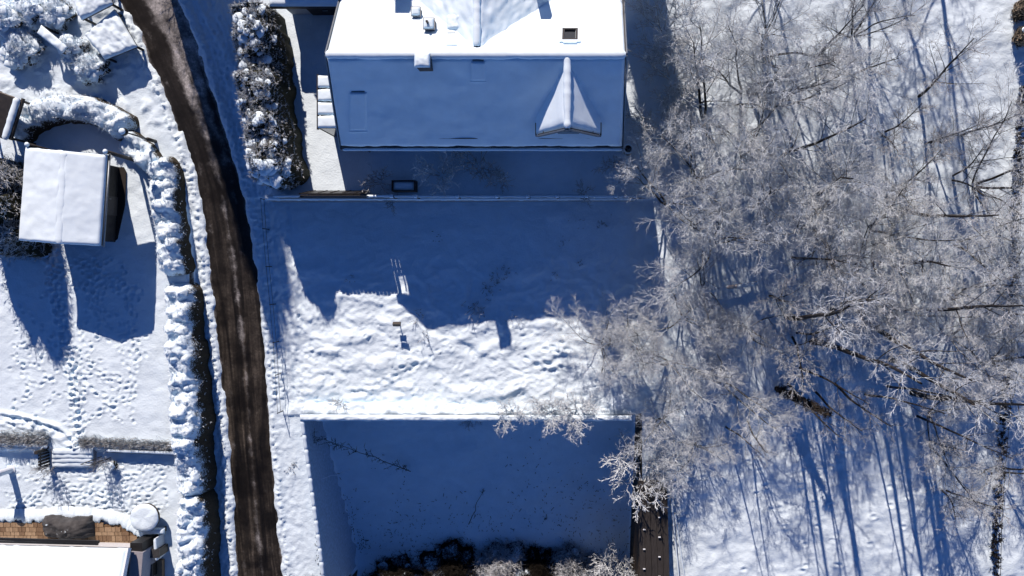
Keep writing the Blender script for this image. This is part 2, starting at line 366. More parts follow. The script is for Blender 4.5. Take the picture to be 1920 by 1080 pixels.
for k in range(46):                                           # trampled garden below the grass bank
    x, y = rng.uniform(5, 310), rng.uniform(862, 965); a = rng.choice([0, 3.14])+rng.normal()*.35; pts = []
    for i in range(9):
        pts.append((x, y)); a += rng.normal()*.25; x += math.cos(a)*24; y += math.sin(a)*24
        if not (0 < x < 318 and 858 < y < 985): break
    if len(pts) > 1: trail(pts, -1.6, 3.2, .09, .085, .08)
for o_ in range(7):
    trail([(98+rng.normal()*6, 462), (104+rng.normal()*6, 540), (118+rng.normal()*8, 600), (134+rng.normal()*8, 700), (140+rng.normal()*8, 800), (130, 860)], -1., 3, .13, .09, .085)
trail([(128, 850), (160, 790), (215, 755), (250, 742), (255, 690), (265, 650)], -1., 3, .08, .09, .1)
trail([(0, 782), (60, 790), (100, 805), (130, 830)], -1., 5, .03, .16, .12); trail([(0, 790), (70, 800), (125, 830)], -1., 5, .03, .13, .08)
for o_ in range(3): trail([(492, 350), (500, 420), (508, 520), (515, 640), (520, 760)], -1.8, 3, .12+.06*o_, .08, .06)
for o_ in range(3): trail([(380+o_*16, 0), (400+o_*14, 120), (430+o_*9, 240), (452+o_*8, 340)], -.5, 2.5, .1, .09, .06)
for k in range(5):
    x, y = rng.uniform(560, 1050), rng.uniform(620, 770); a = rng.normal()*.5; pts = []
    for i in range(8): pts.append((x, y)); a += rng.normal()*.4; x += math.cos(a)*30; y -= math.sin(a)*18
    trail([p for p in pts if 545 < p[0] < 1080 and 615 < p[1] < 772] or [(700, 700)], -2., 2.2, .14, .13, .1)
for k in range(420):
    px, py = rng.uniform(545, 1150), rng.uniform(590, 775); q = U(px, py, -2); stamp(q.x, q.y, rng.uniform(.05, .12), rng.uniform(.02, .06), rng.uniform(0, 6), rng.uniform(1, 2.4))
for k in range(60): q = U(rng.uniform(1250, 1900), rng.uniform(820, 1080), -4); stamp(q.x, q.y, .12, .07)
Z = Z+D*fine
nxx, nyy = X.shape
idx = np.arange(nxx*nyy).reshape(nxx, nyy)
F = np.stack([idx[:-1, :-1], idx[1:, :-1], idx[1:, 1:], idx[:-1, 1:]], -1).reshape(-1, 4)
ground = arr_mesh('ground', np.stack([X, Y, Z], -1).reshape(-1, 3), F, M_GROUND, smooth=True)
props(ground, 'deep snow covering the hillside plots and wood floor', 'snow ground', kind='structure')
# road ribbon
ys = np.arange(26, -30, -.25); us = np.linspace(0, 1, 13)
V = []; uvs = []
for y in ys:
    a, b = float(RL(y))-.3, float(RR(y))+.3
    for u in us:
        V.append((a+(b-a)*u, y, float(zroad(y))+.02+.02*math.sin(math.pi*u))); uvs.append((u, 17-y))
nu = len(us); F = [(i*nu+k, i*nu+k+1, (i+1)*nu+k+1, (i+1)*nu+k) for i in range(len(ys)-1) for k in range(nu-1)]
road = arr_mesh('road', np.array(V), [f[::-1] for f in F], M_ROAD, smooth=True)
ul = road.data.uv_layers.new(name='UVMap')
for l in road.data.loops: ul.data[l.index].uv = uvs[l.vertex_index]
props(road, 'wet brown lane cleared of snow running down the hill', 'road', kind='structure')

# ------------------------------------------------------------------ branching plants
def seg_mesh(P0, P1, R0, R1, n=3):
    P0, P1 = np.array(P0), np.array(P1); R0, R1 = np.array(R0)[:, None], np.array(R1)[:, None]
    d = P1-P0; d /= np.maximum(np.linalg.norm(d, axis=1, keepdims=True), 1e-6)
    h = np.where(np.abs(d[:, 2:3]) > .9, np.array([[1., 0, 0]]), np.array([[0, 0, 1.]]))
    a = np.cross(d, h); a /= np.linalg.norm(a, axis=1, keepdims=True); b = np.cross(a, d)
    V = []
    for P, Rr in ((P0, R0), (P1, R1)):
        for k in range(n):
            t = 2*math.pi*k/n+math.pi/2; V.append(P+(a*math.cos(t)+b*math.sin(t))*Rr)
    V = np.stack(V, 1).reshape(-1, 3); m_ = len(P0); o = (np.arange(m_)*2*n)[:, None]
    F = np.concatenate([o+np.array([[k, (k+1) % n, n+(k+1) % n, n+k]]) for k in range(n)])
    return V, F
def branch(rg, segs, p, d, Ln, r, lv, cfg):
    ns = cfg['ns'][lv]; st = Ln/ns; pts = [p]; q = p
    for i in range(ns):
        d = d+rg.normal(size=3)*cfg['wander'][lv]+np.array([0, 0, cfg['up'][lv]]); d /= np.linalg.norm(d)
        q2 = q+d*st; r0 = r*(1-.75*i/ns); r1 = r*(1-.75*(i+1)/ns)
        segs[min(lv, 3)].append((q, q2, r0, r1)); q = q2; pts.append(q)
    if lv+1 >= len(cfg['ns']): return
    nk = cfg['n'][lv]; s0 = cfg['start'][lv]; pts = np.array(pts)
    az = rg.uniform(0, 6.28)
    for k in range(nk):
        t = s0+(1-s0)*((k+rg.random())/nk); f = t*ns; i = min(int(f), ns-1); w = f-i
        pos = pts[i]*(1-w)+pts[i+1]*w; dd = pts[i+1]-pts[i]; dd /= np.linalg.norm(dd)
        az += 2.4+rg.normal()*.4
        o1 = np.cross(dd, [0, 0, 1.]) if abs(dd[2]) < .95 else np.array([1., 0, 0]); o1 /= np.linalg.norm(o1); o2 = np.cross(dd, o1)
        an = R(cfg['ang'][lv])*rg.uniform(.7, 1.25)
        nd = dd*math.cos(an)+(o1*math.cos(az)+o2*math.sin(az))*math.sin(an)
        ll = Ln*cfg['len'][lv]*rg.uniform(.65, 1.2)*(1.15-.55*t if lv == 0 else 1.05-.45*t)
        branch(rg, segs, pos, nd, ll, max(r*(1-.75*t)*cfg['rr'][lv], cfg['rmin']*(2.6, 2.0, 1.35, .85)[lv]), lv+1, cfg)
def plant_meshes(name, seed, stems, H, r, cfg, lean=.1, base_r=.15, split=2, cm=None, tm=None, nside=6):
    rg = np.random.default_rng(seed); segs = [[], [], [], []]
    for s in range(stems):
        a = 6.283*s/stems+rg.normal()*.3; d = np.array([math.cos(a)*lean, math.sin(a)*lean, 1.]); d /= np.linalg.norm(d)
        branch(rg, segs, np.array([math.cos(a)*base_r, math.sin(a)*base_r, -.15])*(1 if stems > 1 else np.array([0, 0, 1])), d, H*rg.uniform(.85, 1.08), r*rg.uniform(.8, 1.15), 0, cfg)
    out = []
    for nm, lv, n_, mt in (('trunk', range(0, split), nside, tm or M_BARK), ('crown', range(split, 4), 3, cm or M_FROST)):
        Vs = []; Fs = []; b = 0
        for l in lv:
            if not segs[l]: continue
            P0, P1, A, B = zip(*segs[l]); V, F = seg_mesh(P0, P1, A, B, n_ if l == 0 else max(3, n_-1)); Vs.append(V); Fs.append(F+b); b += len(V)
        me = bpy.data.meshes.new(name+'_'+nm); me.from_pydata(np.vstack(Vs).tolist(), [], np.vstack(Fs).tolist()); me.update(); me.materials.append(mt)
        me.polygons.foreach_set('use_smooth', [True]*len(me.polygons)); out.append((nm, me))
    return out
TALL = dict(ns=[9, 5, 4, 2, 1], n=[14, 8, 7, 4], start=[.3, .2, .15, .1], ang=[48, 42, 40, 32], len=[.36, .48, .52, .85], rr=[.5, .5, .5, .6], wander=[.05, .08, .09, .1, .1], up=[.02, .05, .03, .0, 0], rmin=.0082)
DENSE = dict(ns=[6, 4, 3, 2, 1], n=[8, 7, 7, 4], start=[.25, .15, .1, .1], ang=[38, 40, 38, 30], len=[.46, .5, .56, .9], rr=[.55, .5, .5, .6], wander=[.09, .09, .1, .1, .1], up=[.02, .04, .02, .0, 0], rmin=.0082)
SPARSE = dict(ns=[8, 4, 3, 2, 1], n=[15, 7, 6, 4], start=[.25, .2, .15, .1], ang=[46, 42, 42, 42], len=[.34, .45, .45, .5], rr=[.45, .5, .5, .6], wander=[.05, .1, .12, .12, .1], up=[.02, .04, .02, 0, 0], rmin=.0082)
POLE = dict(ns=[10, 5, 4, 2, 1], n=[7, 6, 5, 4], start=[.6, .15, .15, .1], ang=[42, 42, 42, 40], len=[.24, .46, .5, .7], rr=[.42, .5, .5, .6], wander=[.035, .08, .1, .1, .1], up=[.02, .05, .02, .0, 0], rmin=.0082)
SHRUB = dict(ns=[4, 3, 2, 1], n=[7, 6, 4], start=[.2, .15, .1], ang=[38, 40, 42], len=[.55, .5, .5], rr=[.6, .6, .6], wander=[.12, .15, .15, .1], up=[.02, .02, 0, 0], rmin=.011)
PR = {
 'A': (13.0, plant_meshes('tall_tree_a', 11, 1, 13, .19, TALL, lean=.06)),
 'B': (12.5, plant_meshes('tall_tree_b', 23, 2, 12.5, .16, dict(TALL, n=[10, 8, 7, 4]), lean=.22)),
 'C': (8.5, plant_meshes('dense_tree_a', 37, 5, 8.5, .09, DENSE, lean=.38)),
 'D': (8.0, plant_meshes('dense_tree_b', 41, 4, 8.0, .10, dict(DENSE, n=[8, 8, 7, 4]), lean=.45)),
 'E': (11.5, plant_meshes('sparse_tree', 53, 1, 11.5, .15, SPARSE, lean=.08, cm=M_FROSTD)),
 'F': (7.5, plant_meshes('sparse_tree_b', 67, 2, 7.5, .09, SPARSE, lean=.25, cm=M_FROSTD)),
 'P': (17.0, plant_meshes('pole_tree_a', 97, 1, 17, .2, POLE, lean=.05)),
 'Q': (16.0, plant_meshes('pole_tree_b', 101, 1, 16, .17, dict(POLE, start=[.5, .15, .15, .1], n=[7, 6, 5, 4]), lean=.12, cm=M_FROSTD)),
 'S': (2.2, plant_meshes('shrub_a', 71, 9, 2.2, .03, SHRUB, lean=.75, base_r=.08, split=1, tm=M_FROSTD)),
 'T': (2.0, plant_meshes('shrub_b', 83, 7, 2.0, .028, dict(SHRUB, n=[5, 5, 3]), lean=.6, base_r=.06, split=1, tm=M_FROSTD, cm=M_FROSTD)),
}
prng = random.Random(5)
def put(kind, name, base, Ht, label, cat, group=None, tilt=0, tdir=0, rot=None, wide=1.0):
    h0, parts = PR[kind]; s = Ht/h0
    t = thing(name, base, label, cat, group)
    t.rotation_euler = (Matrix.Rotation(tdir, 3, 'Z') @ Matrix.Rotation(tilt, 3, 'Y') @ Matrix.Rotation((rot if rot is not None else prng.uniform(0, 6.28))-tdir, 3, 'Z')).to_euler()
    t.scale = (s*wide, s*wide, s)
    for nm, me in parts:
        if kind in 'ST': nm = {'trunk': 'stems', 'crown': 'twigs'}[nm]
        o = bpy.data.objects.new(nm, me); C.objects.link(o); o.parent = t
    return t
def put_crown(kind, name, px, py, Ht, label, cat, group=None, frac=.62, **k):
    z = -2.
    for _ in range(6):
        p = U(px, py, z+frac*Ht); z = float(gz(p.x, p.y))
    return put(kind, name, (p.x, p.y, z), Ht, label, cat, group, **k)

# ------------------------------------------------------------------ main house
HZ, EZ, HY, EY = 7.8, 4.0, 11.45, 7.15
PIT = math.atan2(HZ-EZ, HY-EY); sp_, cp_ = math.sin(PIT), math.cos(PIT)
XL, XR = -13.9, 2.06
UYT = 2*HY-EY
house = thing('main_house', ((XL+XR)/2, HY, 0), 'large house with snow-covered gable roof and dormer above the fenced yard', 'house')
def wallpart(name, x0, x1, y0, y1, z0, z1, parent=house, mt=M_WALL): return MB().box(x0, x1, y0, y1, z0, z1).build(name, mt, parent)
ov = .45
b = MB().prism([(XL+ov, EY+ov, -.6), (XL+ov, UYT-ov, -.6), (XL+ov, UYT-ov, EZ+.35), (XL+ov, HY, HZ-.15), (XL+ov, EY+ov, EZ+.25)], (XR-XL-2*ov, 0, 0)); b.build('wall', M_WALL, house)
def ray_plane(px, py, side, dz=0.0):       # side -1: lower (shaded) slope, +1: upper (sunny) slope
    k = math.tan(PIT); dx, dy = (px-NX)/FPX, (NY-py)/FPX
    # z = HZ+dz - k*side*(y-HY) ; z = CAMH - t ; y = dy*t
    t = (CAMH-HZ-dz-k*side*HY)/(1-k*side*dy)
    return Vector((dx*t, dy*t, CAMH-t))
TLn = Vector((0, -cp_, -sp_)); NLn = Vector((0, -sp_, cp_)); TUp = Vector((0, cp_, -sp_)); NUp = Vector((0, sp_, cp_)); EX = Vector((1, 0, 0))
def rp(x, y): return (x, y, HZ-math.tan(PIT)*abs(y-HY))
xl_r, xl_e = -13.72, -14.12
rs = MB().prism([(xl_r, HY, HZ), (XR, HY, HZ), rp(XR+.03, EY), rp(xl_e, EY)], NLn*-.18).build('roof', M_TILE, house)
MB().prism([(xl_r, HY, HZ), (XR, HY, HZ), rp(XR+.03, UYT), rp(xl_e, UYT)], NUp*-.18).build('roof', M_TILE, house)
snow_patch('roof_snow', [rp(xl_e+.03, EY+.12), rp(XR-.02, EY+.12), (XR-.04, HY-.05, HZ-.04), (xl_r+.03, HY-.05, HZ-.04)], M_SNOW, house, step=.11, amp=.05, thick=.24, seed=3, nscale=1.5)
snow_patch('roof_snow', [(xl_r+.03, HY+.1, HZ-.09), (XR-.04, HY+.1, HZ-.09), rp(XR-.02, UYT-.1), rp(xl_e+.03, UYT-.1)], M_SNOWS, house, step=.15, amp=.015, thick=.2, seed=4, nscale=1.5)
snow_roll('ridge_snow', (xl_r, HY, HZ+.1), (XR, HY, HZ+.1), .24, M_SNOW, house, 2)
for xa, xb, s_ in ((xl_r-.04, xl_e-.04, 0), (XR+.05, XR+.07, 1)):
    for yy in (EY-.02, UYT): MB().bar((xa, HY, HZ-.02), (xb, yy, EZ+.0), .07, .26).build('bargeboard', M_ZINC, house)
g = MB().tube([(xl_e, EY-.1, EZ-.03), (XR+.03, EY-.1, EZ-.03)], .085, 8); gut = g.build('gutter', M_ZINC, house, smooth=True)
snow_roll('gutter_snow', (xl_e+.1, EY-.12, EZ+.03), (XR, EY-.12, EZ+.03), .075, M_SNOWS, gut, 9)
MB().bar((xl_e+.8, EY+.42, EZ+.62), (XR-1.9, EY+.42, EZ+.62), .04, .10).build('snow_guard', M_BLACK, house)
# downpipe, windows in the wall facing the yard
MB().tube([(XL+ov-.1, EY+ov-.08, EZ-.1), (XL+ov-.1, EY+ov-.08, 0)], .05, 8).build('downpipe', M_ZINC, house)
for wx in (-11.5, -8.4, -5.2, -1.0):
    wo = MB().box(wx-.7, wx+.7, EY+ov-.06, EY+ov-.005, 1.0, 2.4).build('window', M_WHITE, house); MB().box(wx-.6, wx+.6, EY+ov-.08, EY+ov-.062, 1.1, 2.3).build('pane', M_GLASS, wo)
    MB().box(wx-.78, wx+.78, EY+ov-.16, EY+ov-.062, .92, .99).build('sill', M_CONC, wo)
# roof fittings
def skylight(px, py, side, hw, hl, snowed=True, raised=.16):
    c = ray_plane(px, py, side, .0); T, n_ = (TLn, NLn) if side < 0 else (TUp, NUp)
    c0 = c+n_*.1
    f = MB()
    for sx in (-1, 1): f.obox(c0+EX*sx*hw, EX, T, n_, .06, hl+.06, raised)
    for sy in (-1, 1): f.obox(c0+T*sy*hl, EX, T, n_, hw-.061, .06, raised-.003)
    s = f.build('skylight', M_SNOWS if snowed else M_BLACK, house)
    if not snowed: MB().obox(c0+n_*.08, EX, T, n_, hw-.07, hl-.07, .03).build('pane', M_GLASS, s)
    return s, c, T, n_
s, c, T, n_ = skylight(1069, 72, 1, .36, .5, False, .2)
b = MB()
for sx in (-1, 1): b.obox(c+EX*sx*.46+n_*.24, EX, T, n_, .1, .75, .05)
b.obox(c-T*.72+n_*.24, EX, T, n_, .36, .14, .06); b.build('snow_rim', M_SNOW, s)
def covered(px0, py0, px1, py1, side, th=.34):     # a roof window buried under the snow: a low swelling with a slumped lower rim
    q = [ray_plane(a, b_, side, .13) for a, b_ in ((px0, py1), (px1, py1), (px1, py0), (px0, py0))]
    T, n_ = (TLn, NLn) if side < 0 else (TUp, NUp)
    o = snow_patch('buried_skylight', q, M_SNOWS, house, step=.08, amp=.015, thick=th-.13, seed=int(px0), rnd=.12)
    a, b_ = q[0]+T*.03+n_*.1, q[1]+T*.03+n_*.1
    snow_roll('slumped_snow', a, b_, .1, M_SNOWS, o, int(px1))
    d_, e_ = q[3]+n_*.12, q[2]+n_*.12
    MB().bar(d_+(e_-d_)*.15-n_*.02, d_+(e_-d_)*.85-n_*.02, .08, .12).build('frame_edge', M_ZINC, o)
covered(655, 170, 690, 243, -1); covered(882, 112, 912, 150, -1, .36); covered(836, 66, 858, 88, 1, .3)
def flue(px, py, side, w, h, capsnow=True):
    c = ray_plane(px, py, side, .1)
    f = MB().box(c.x-w, c.x+w, c.y-w, c.y+w, c.z-.6, c.z+h).build('chimney', M_TILE, house)
    MB().box(c.x-w-.05, c.x+w+.05, c.y-w-.05, c.y+w+.05, c.z+h+.002, c.z+h+.07).build('chimney_cap', M_CONC, f)
    V, F = patch((c.x-w, c.y-w, c.z+h+.07), (c.x+w, c.y-w, c.z+h+.07), (c.x+w, c.y+w, c.z+h+.07), (c.x-w, c.y+w, c.z+h+.07), .05, .01, .12, 5, .2, .1)
    arr_mesh('cap_snow', V, F, M_SNOW, f, smooth=True)
    return f, c
f, c = flue(784, 28, 1, .22, .55)
f, c = flue(809, 52, 1, .27, .7); MB().tube([(c.x-.03, c.y, c.z+.75), (c.x-.03, c.y, c.z+1.15)], .07, 8).build('flue_pipe', M_BLACK, f)
p0, p1 = U(779, 102, 8.55), U(805, 124, 8.55)       # snow-hooded chimney just below the ridge
cx0, cx1, cy0, cy1 = p0.x, p1.x, p1.y, p0.y
vent = MB().box(cx0, cx1, cy0, cy1, 6.6, 8.5).build('chimney', M_TILE, house)
MB().box(cx0-.05, cx1+.05, cy0-.05, cy1+.05, 8.502, 8.57).build('chimney_cap', M_CONC, vent)
V, F = patch((cx0-.04, cy0-.08, 8.57), (cx1+.04, cy0-.08, 8.57), (cx1+.04, cy1+.04, 8.57), (cx0-.04, cy1+.04, 8.57), .05, .03, .2, 5, .25, .18); arr_mesh('cap_snow', V, F, M_SNOW, vent, smooth=True)
for k in range(3): MB().box(cx0+.08+k*.24, cx0+.24+k*.24, cy0-.03, cy0-.001, 8.1, 8.4).build('louvre', M_BLACK, vent)
# dormer
dx, dw, dy0, dz0, dzr = -1.02, 1.72, 7.62, 5.35, 7.55
def main_y(z): return HY-(HZ-z)/math.tan(PIT)
dorm = MB()
dorm.prism([(dx-dw+.2, dy0+.25, 4.3), (dx+dw-.2, dy0+.25, 4.3), (dx+dw-.2, dy0+.25, dz0+.12), (dx, dy0+.25, dzr-.2), (dx-dw+.2, dy0+.25, dz0+.12)], (0, 2.6, 0))
dormer = dorm.build('dormer', M_DWOOD, house)
for s_ in (-1, 1):
    q = [(dx+s_*dw, dy0, dz0), (dx+s_*dw, main_y(dz0)+.2, dz0), (dx, main_y(dzr)+.25, dzr), (dx, dy0, dzr)]
    nn = (Vector(q[1])-Vector(q[0])).cross(Vector(q[3])-Vector(q[0])).normalized(); nn = nn if nn.z > 0 else -nn
    MB().prism(q, nn*-.12).build('dormer_roof', M_TILE, dormer)
    q2 = [Vector(p)+nn*.003 for p in (q[0], q[1], q[2], q[3])]
    q2[0] += Vector((0, .07, 0)); q2[3] += Vector((0, .07, 0))
    V, F = patch(q2[0], q2[1], q2[2], q2[3], .1, .02, .17, 6+s_, .7, .15); arr_mesh('dormer_snow', V, F, M_SNOW, dormer, smooth=True)
    MB().bar(Vector(q[0])+nn*.03+Vector((0, -.05, 0)), Vector(q[3])+nn*.03+Vector((0, -.05, 0)), .08, .22).build('bargeboard', M_ZINC, dormer)
    MB().bar((dx+s_*(dw+.08), dy0, dz0-.04), (dx+s_*(dw+.08), main_y(dz0), dz0-.04), .1, .1).build('dormer_gutter', M_BLACK, dormer)
    MB().bar((dx+s_*(dw-.35), dy0+.05, dz0+.60), (dx+s_*(dw-.35), main_y(dz0)-.2, dz0+.60), .03, .06).build('snow_guard', M_BLACK, dormer)
snow_roll('dormer_ridge_snow', (dx, dy0-.02, dzr+.12), (dx, HY-.02, HZ+.08), .2, M_SNOW, dormer, 12)
dwn = MB().box(dx-.7, dx+.7, dy0+.19, dy0+.245, 4.75, 5.75).build('dormer_window', M_WHITE, dormer); MB().box(dx-.6, dx+.6, dy0+.165, dy0+.188, 4.85, 5.65).build('pane', M_GLASS, dwn)
# rear wing (its ridge meets the main ridge from above)
wx, wzr, ww = -5.82, 7.5, 4.2
wing = MB().prism([(wx-ww+.4, HY+3, 0), (wx+ww-.4, HY+3, 0), (wx+ww-.4, HY+3, 4.1), (wx, HY+3, wzr-.2), (wx-ww+.4, HY+3, 4.1)], (0, 8, 0)).build('wing', M_WALL, house)
for s_ in (-1, 1):
    zb = wzr-ww*.86
    q = [Vector((wx, HY+.15, wzr)), Vector((wx, HY+11.5, wzr)), Vector((wx+s_*ww, HY+11.5, zb)), Vector((wx+s_*ww, HY+.15+ww*.9, zb))]
    nn = (q[1]-q[0]).cross(q[3]-q[0]).normalized(); nn = nn if nn.z > 0 else -nn
    MB().prism([tuple(p) for p in q], nn*-.15).build('wing_roof', M_TILE, wing)
    V, F = patch(q[0]+nn*.003, q[1]+nn*.003, q[2]+nn*.003, q[3]+nn*.003, .13, .05, .2, 20+s_, .6, .2); arr_mesh('wing_snow', V, F, M_SNOW, wing, smooth=True)
snow_roll('wing_ridge_snow', (wx, HY+.5, wzr+.14), (wx, HY+11, wzr+.14), .21, M_SNOW, wing, 15)
MB().box(wx-.17, wx+.17, HY+.42, HY+.5, wzr-.1, wzr+.14).build('ridge_end_cap', M_BLACK, wing)
p = U(858, 42, 6.4)
V, F = patch((p.x-.5, p.y-.5, 6.15), (p.x+.55, p.y-.5, 6.6), (p.x+.55, p.y+.4, 6.6), (p.x-.5, p.y+.4, 6.15), .06, .05, .42, 31, .3, .25); arr_mesh('snow_heap', V, F, M_SNOW, wing, smooth=True)
# tall stack on the wing (its shadow falls across the roof and the lower plot)
MB().box(-3.3, -2.75, 17.6, 18.2, 5.2, 8.3).build('chimney', M_TILE, wing)
# lean-to glass roof against the left gable
lx0, lx1 = -15.85, XL+ov-.02
lean = MB()
for yy in (8.5, 10.0, 11.55): lean.box(lx0+.05, lx0+.15, yy-.05, yy+.05, -.3, 2.75)
lt = lean.build('lean_to', M_DWOOD, house)
MB().bar((lx0, 8.4, 2.82), (lx0, 11.65, 2.82), .1, .14).build('beam', M_BLACK, lt)
MB().box(lx0+.15, lx1, 8.46, 8.5, -.3, 2.8).build('light_block_end', M_GLASS, lt); MB().box(lx0+.15, lx1, 11.5, 11.54, -.3, 2.8).build('light_block_end', M_GLASS, lt)  # end panels added to block light leaking under the lean-to
MB().box(lx0+.1, lx0+.14, 8.5, 11.5, 0, 2.6).build('glass_side', M_GLASS, lt)
for k in range(4):
    y0, y1 = 8.45+k*.79, 8.45+k*.79+.73
    MB().prism([(lx0+.02, y0, 2.9), (lx1, y0, 3.15), (lx1, y1, 3.15), (lx0+.02, y1, 2.9)], (0, 0, -.05)).build('pane', M_GLASS, lt)
    V, F = patch((lx0+.05, y0+.02, 2.9), (lx1, y0+.02, 3.15), (lx1, y1-.02, 3.15), (lx0+.05, y1-.02, 2.9), .07, .015, .16, 40+k, .4, .12); arr_mesh('pane_snow', V, F, M_SNOW, lt, smooth=True)
# garage with a flat roof at the top edge and the taller house behind it
ax0, ax1, ay = -18.7, -14.35, 15.6
gar = thing('flat_roofed_garage', ((ax0+ax1)/2, ay+2, 0), 'low flat-roofed garage with snow and dark doorway at the top edge', 'garage')
MB().box(ax0+.3, ax1, ay+.5, ay+6, -.6, 2.55).build('wall', M_WALL, gar)
MB().box(ax0, ax1, ay, ay+6.2, 2.55, 2.85).build('roof', M_BLACK, gar)
snow_patch('roof_snow', [(ax0+.03, ay+.04, 2.86), (ax1, ay+.04, 2.86), (ax1, ay+6, 2.86), (ax0+.03, ay+6, 2.86)], M_SNOW, gar, step=.13, amp=.02, thick=.22)
gdr = MB().box(ax0+1.6, ax1-.3, ay+.44, ay+.49, -.3, 2.2).build('door', M_DWOOD, gar); MB().box(-16.2, -15.9, ay+.40, ay+.437, .9, 1.0).build('handle', M_ZINC, gdr)
rear = thing('rear_house', (-12.5, 25, 0), 'tall house just beyond the top edge whose shadow crosses the roof', 'house')
MB().prism([(-19, 22, 0), (-19, 30, 0), (-19, 30, 7.2), (-19, 26, 11.2), (-19, 22, 7.2)], (11.2, 0, 0)).build('wall', M_WALL, rear)
snow_patch('roof_snow', [(-19.3, 21.7, 7.0), (-7.6, 21.7, 7.0), (-7.6, 26, 11.4), (-19.3, 26, 11.4)], M_SNOW, rear, step=.4)
snow_patch('roof_snow', [(-19.3, 26, 11.4), (-7.6, 26, 11.4), (-7.6, 30.3, 7.0), (-19.3, 30.3, 7.0)], M_SNOW, rear, step=.4)
MB().box(-13.1, -12.3, 25.8, 26.6, 10, 13.0).build('chimney', M_TILE, rear)

# ------------------------------------------------------------------ yard fence, retaining walls
wl = thing('yard_retaining_wall', (-9, YF, -1.7), 'low retaining wall under the yard fence', 'wall')
x0w, x1w = -20.1, 3.0
MB().box(x0w, x1w, YF-.22, YF+.02, -2.3, -.02).build('wall', M_CONC, wl)
snow_patch('wall_snow', [(x0w, YF-.24, -.02), (x1w, YF-.24, -.02), (x1w, YF+.06, -.02), (x0w, YF+.06, -.02)], M_SNOW, wl, step=.1, amp=.02, thick=.12, rnd=.1)
fence = thing('picket_fence', (-5, YF-.1, 0), 'low snow-topped post and rail fence between the house yard and lower field', 'fence')
px_posts = [735, 780, 858, 932, 990, 1045, 1100, 1155, 1190]
fx = [U(p_, 358, 1.0).x for p_ in px_posts]
for x in fx:
    po = MB().box(x-.07, x+.07, YF-.16, YF-.02, -.1, 1.12).build('post', M_DWOOD, fence)
    V, F = patch((x-.11, YF-.2, 1.12), (x+.11, YF-.2, 1.12), (x+.11, YF+.02, 1.12), (x-.11, YF+.02, 1.12), .04, .01, .14, 3, .2, .08); arr_mesh('post_snow', V, F, M_SNOW, po, smooth=True)
for a, b_ in zip(fx[:-1], fx[1:]):
    r_ = MB().box(a+.071, b_-.071, YF-.12, YF-.06, .86, .98).build('rail', M_DWOOD, fence); MB().box(a+.071, b_-.071, YF-.12, YF-.06, .3, .4).build('rail', M_DWOOD, fence)
    snow_roll('rail_snow', (a+.08, YF-.09, 1.0), (b_-.08, YF-.09, 1.0), .075, M_SNOW, r_, int(a*7) % 50)
pf = thing('board_fence', (-15, YF-.1, 0), 'tall dark board fence left of the planter box, snow along its foot', 'fence')
xa, xb = U(508, 362, 1.6).x, U(735, 362, 1.6).x
n = 30
for k in range(n):
    x = xa+(xb-xa)*(k+.5)/n; w = (xb-xa)/n/2-.012; tall = 2.1 if 565 < 1100+x*1500/48.3 < 685 else 1.25
    MB().box(x-w, x+w, YF-.14, YF-.10, -.05, tall+.03*math.sin(k*2.3)).build('board', M_DWOOD, pf)
MB().box(xa, xb, YF-.099, YF-.05, .35, .45).build('rail', M_DWOOD, pf); MB().box(xa, xb, YF-.099, YF-.05, 1.0, 1.1).build('rail', M_DWOOD, pf)
snow_roll('snow_cap', (xa, YF-.1, 1.27), (U(562, 362, 1.3).x, YF-.1, 1.27), .08, M_SNOW, pf, 3); snow_roll('snow_cap', (U(686, 362, 1.3).x, YF-.1, 1.27), (xb, YF-.1, 1.27), .08, M_SNOW, pf, 4)
gate = thing('leaning_screen', (-16, YF+.2, 0), 'black screen leaning behind the board fence beside the sunny yard strip', 'screen')
xa, xb = U(566, 357, 1.5).x, U(680, 357, 1.5).x
MB().obox(((xa+xb)/2, YF+.16, 1.0), (1, 0, 0), (0, -.18, .98), (0, -.98, -.18), (xb-xa)/2, 1.05, .03).build('panel', M_BLACK, gate)
for k in range(5): MB().obox((xa+(xb-xa)*(k+.5)/5, YF+.205, 1.01), (1, 0, 0), (0, -.18, .98), (0, -.98, -.18), .04, .84, .02).build('batten', M_DWOOD, gate)
p = U(756, 348, .8)
pl = thing('planter_box', (p.x, p.y, 0), 'dark rectangular raised planter filled with snow beside the fence', 'planter')
for a, b_, c_, d_ in ((-.72, .72, -.34, -.28), (-.72, .72, .28, .34), (-.72, -.66, -.28, .28), (.66, .72, -.28, .28)): MB().box(p.x+a, p.x+b_, p.y+c_, p.y+d_, -.1, .8).build('side', M_DWOOD, pl)
snow_patch('snow_fill', [(p.x-.655, p.y-.275, .55), (p.x+.655, p.y-.275, .55), (p.x+.655, p.y+.275, .55), (p.x-.655, p.y+.275, .55)], M_SNOWS, pl, step=.08, amp=.015, thick=.12)
p = U(1178, 279, 1.0)
br = thing('rain_barrel', (p.x, p.y, 0), 'open round rain barrel with snowy rim at the house corner', 'barrel')
MB().lathe((p.x, p.y, 0), [(.27, -.6), (.3, .3), (.28, .95), (.24, .95), (.23, .6), (.01, .6)], 20).build('barrel', M_BLACK, br, smooth=True)
rim = MB(); rim.tube([(p.x+.27*math.cos(t), p.y+.27*math.sin(t), .98) for t in np.linspace(0, 6.283, 25)], .055, 6, False); rim.build('snow_rim', M_SNOW, br, smooth=True)
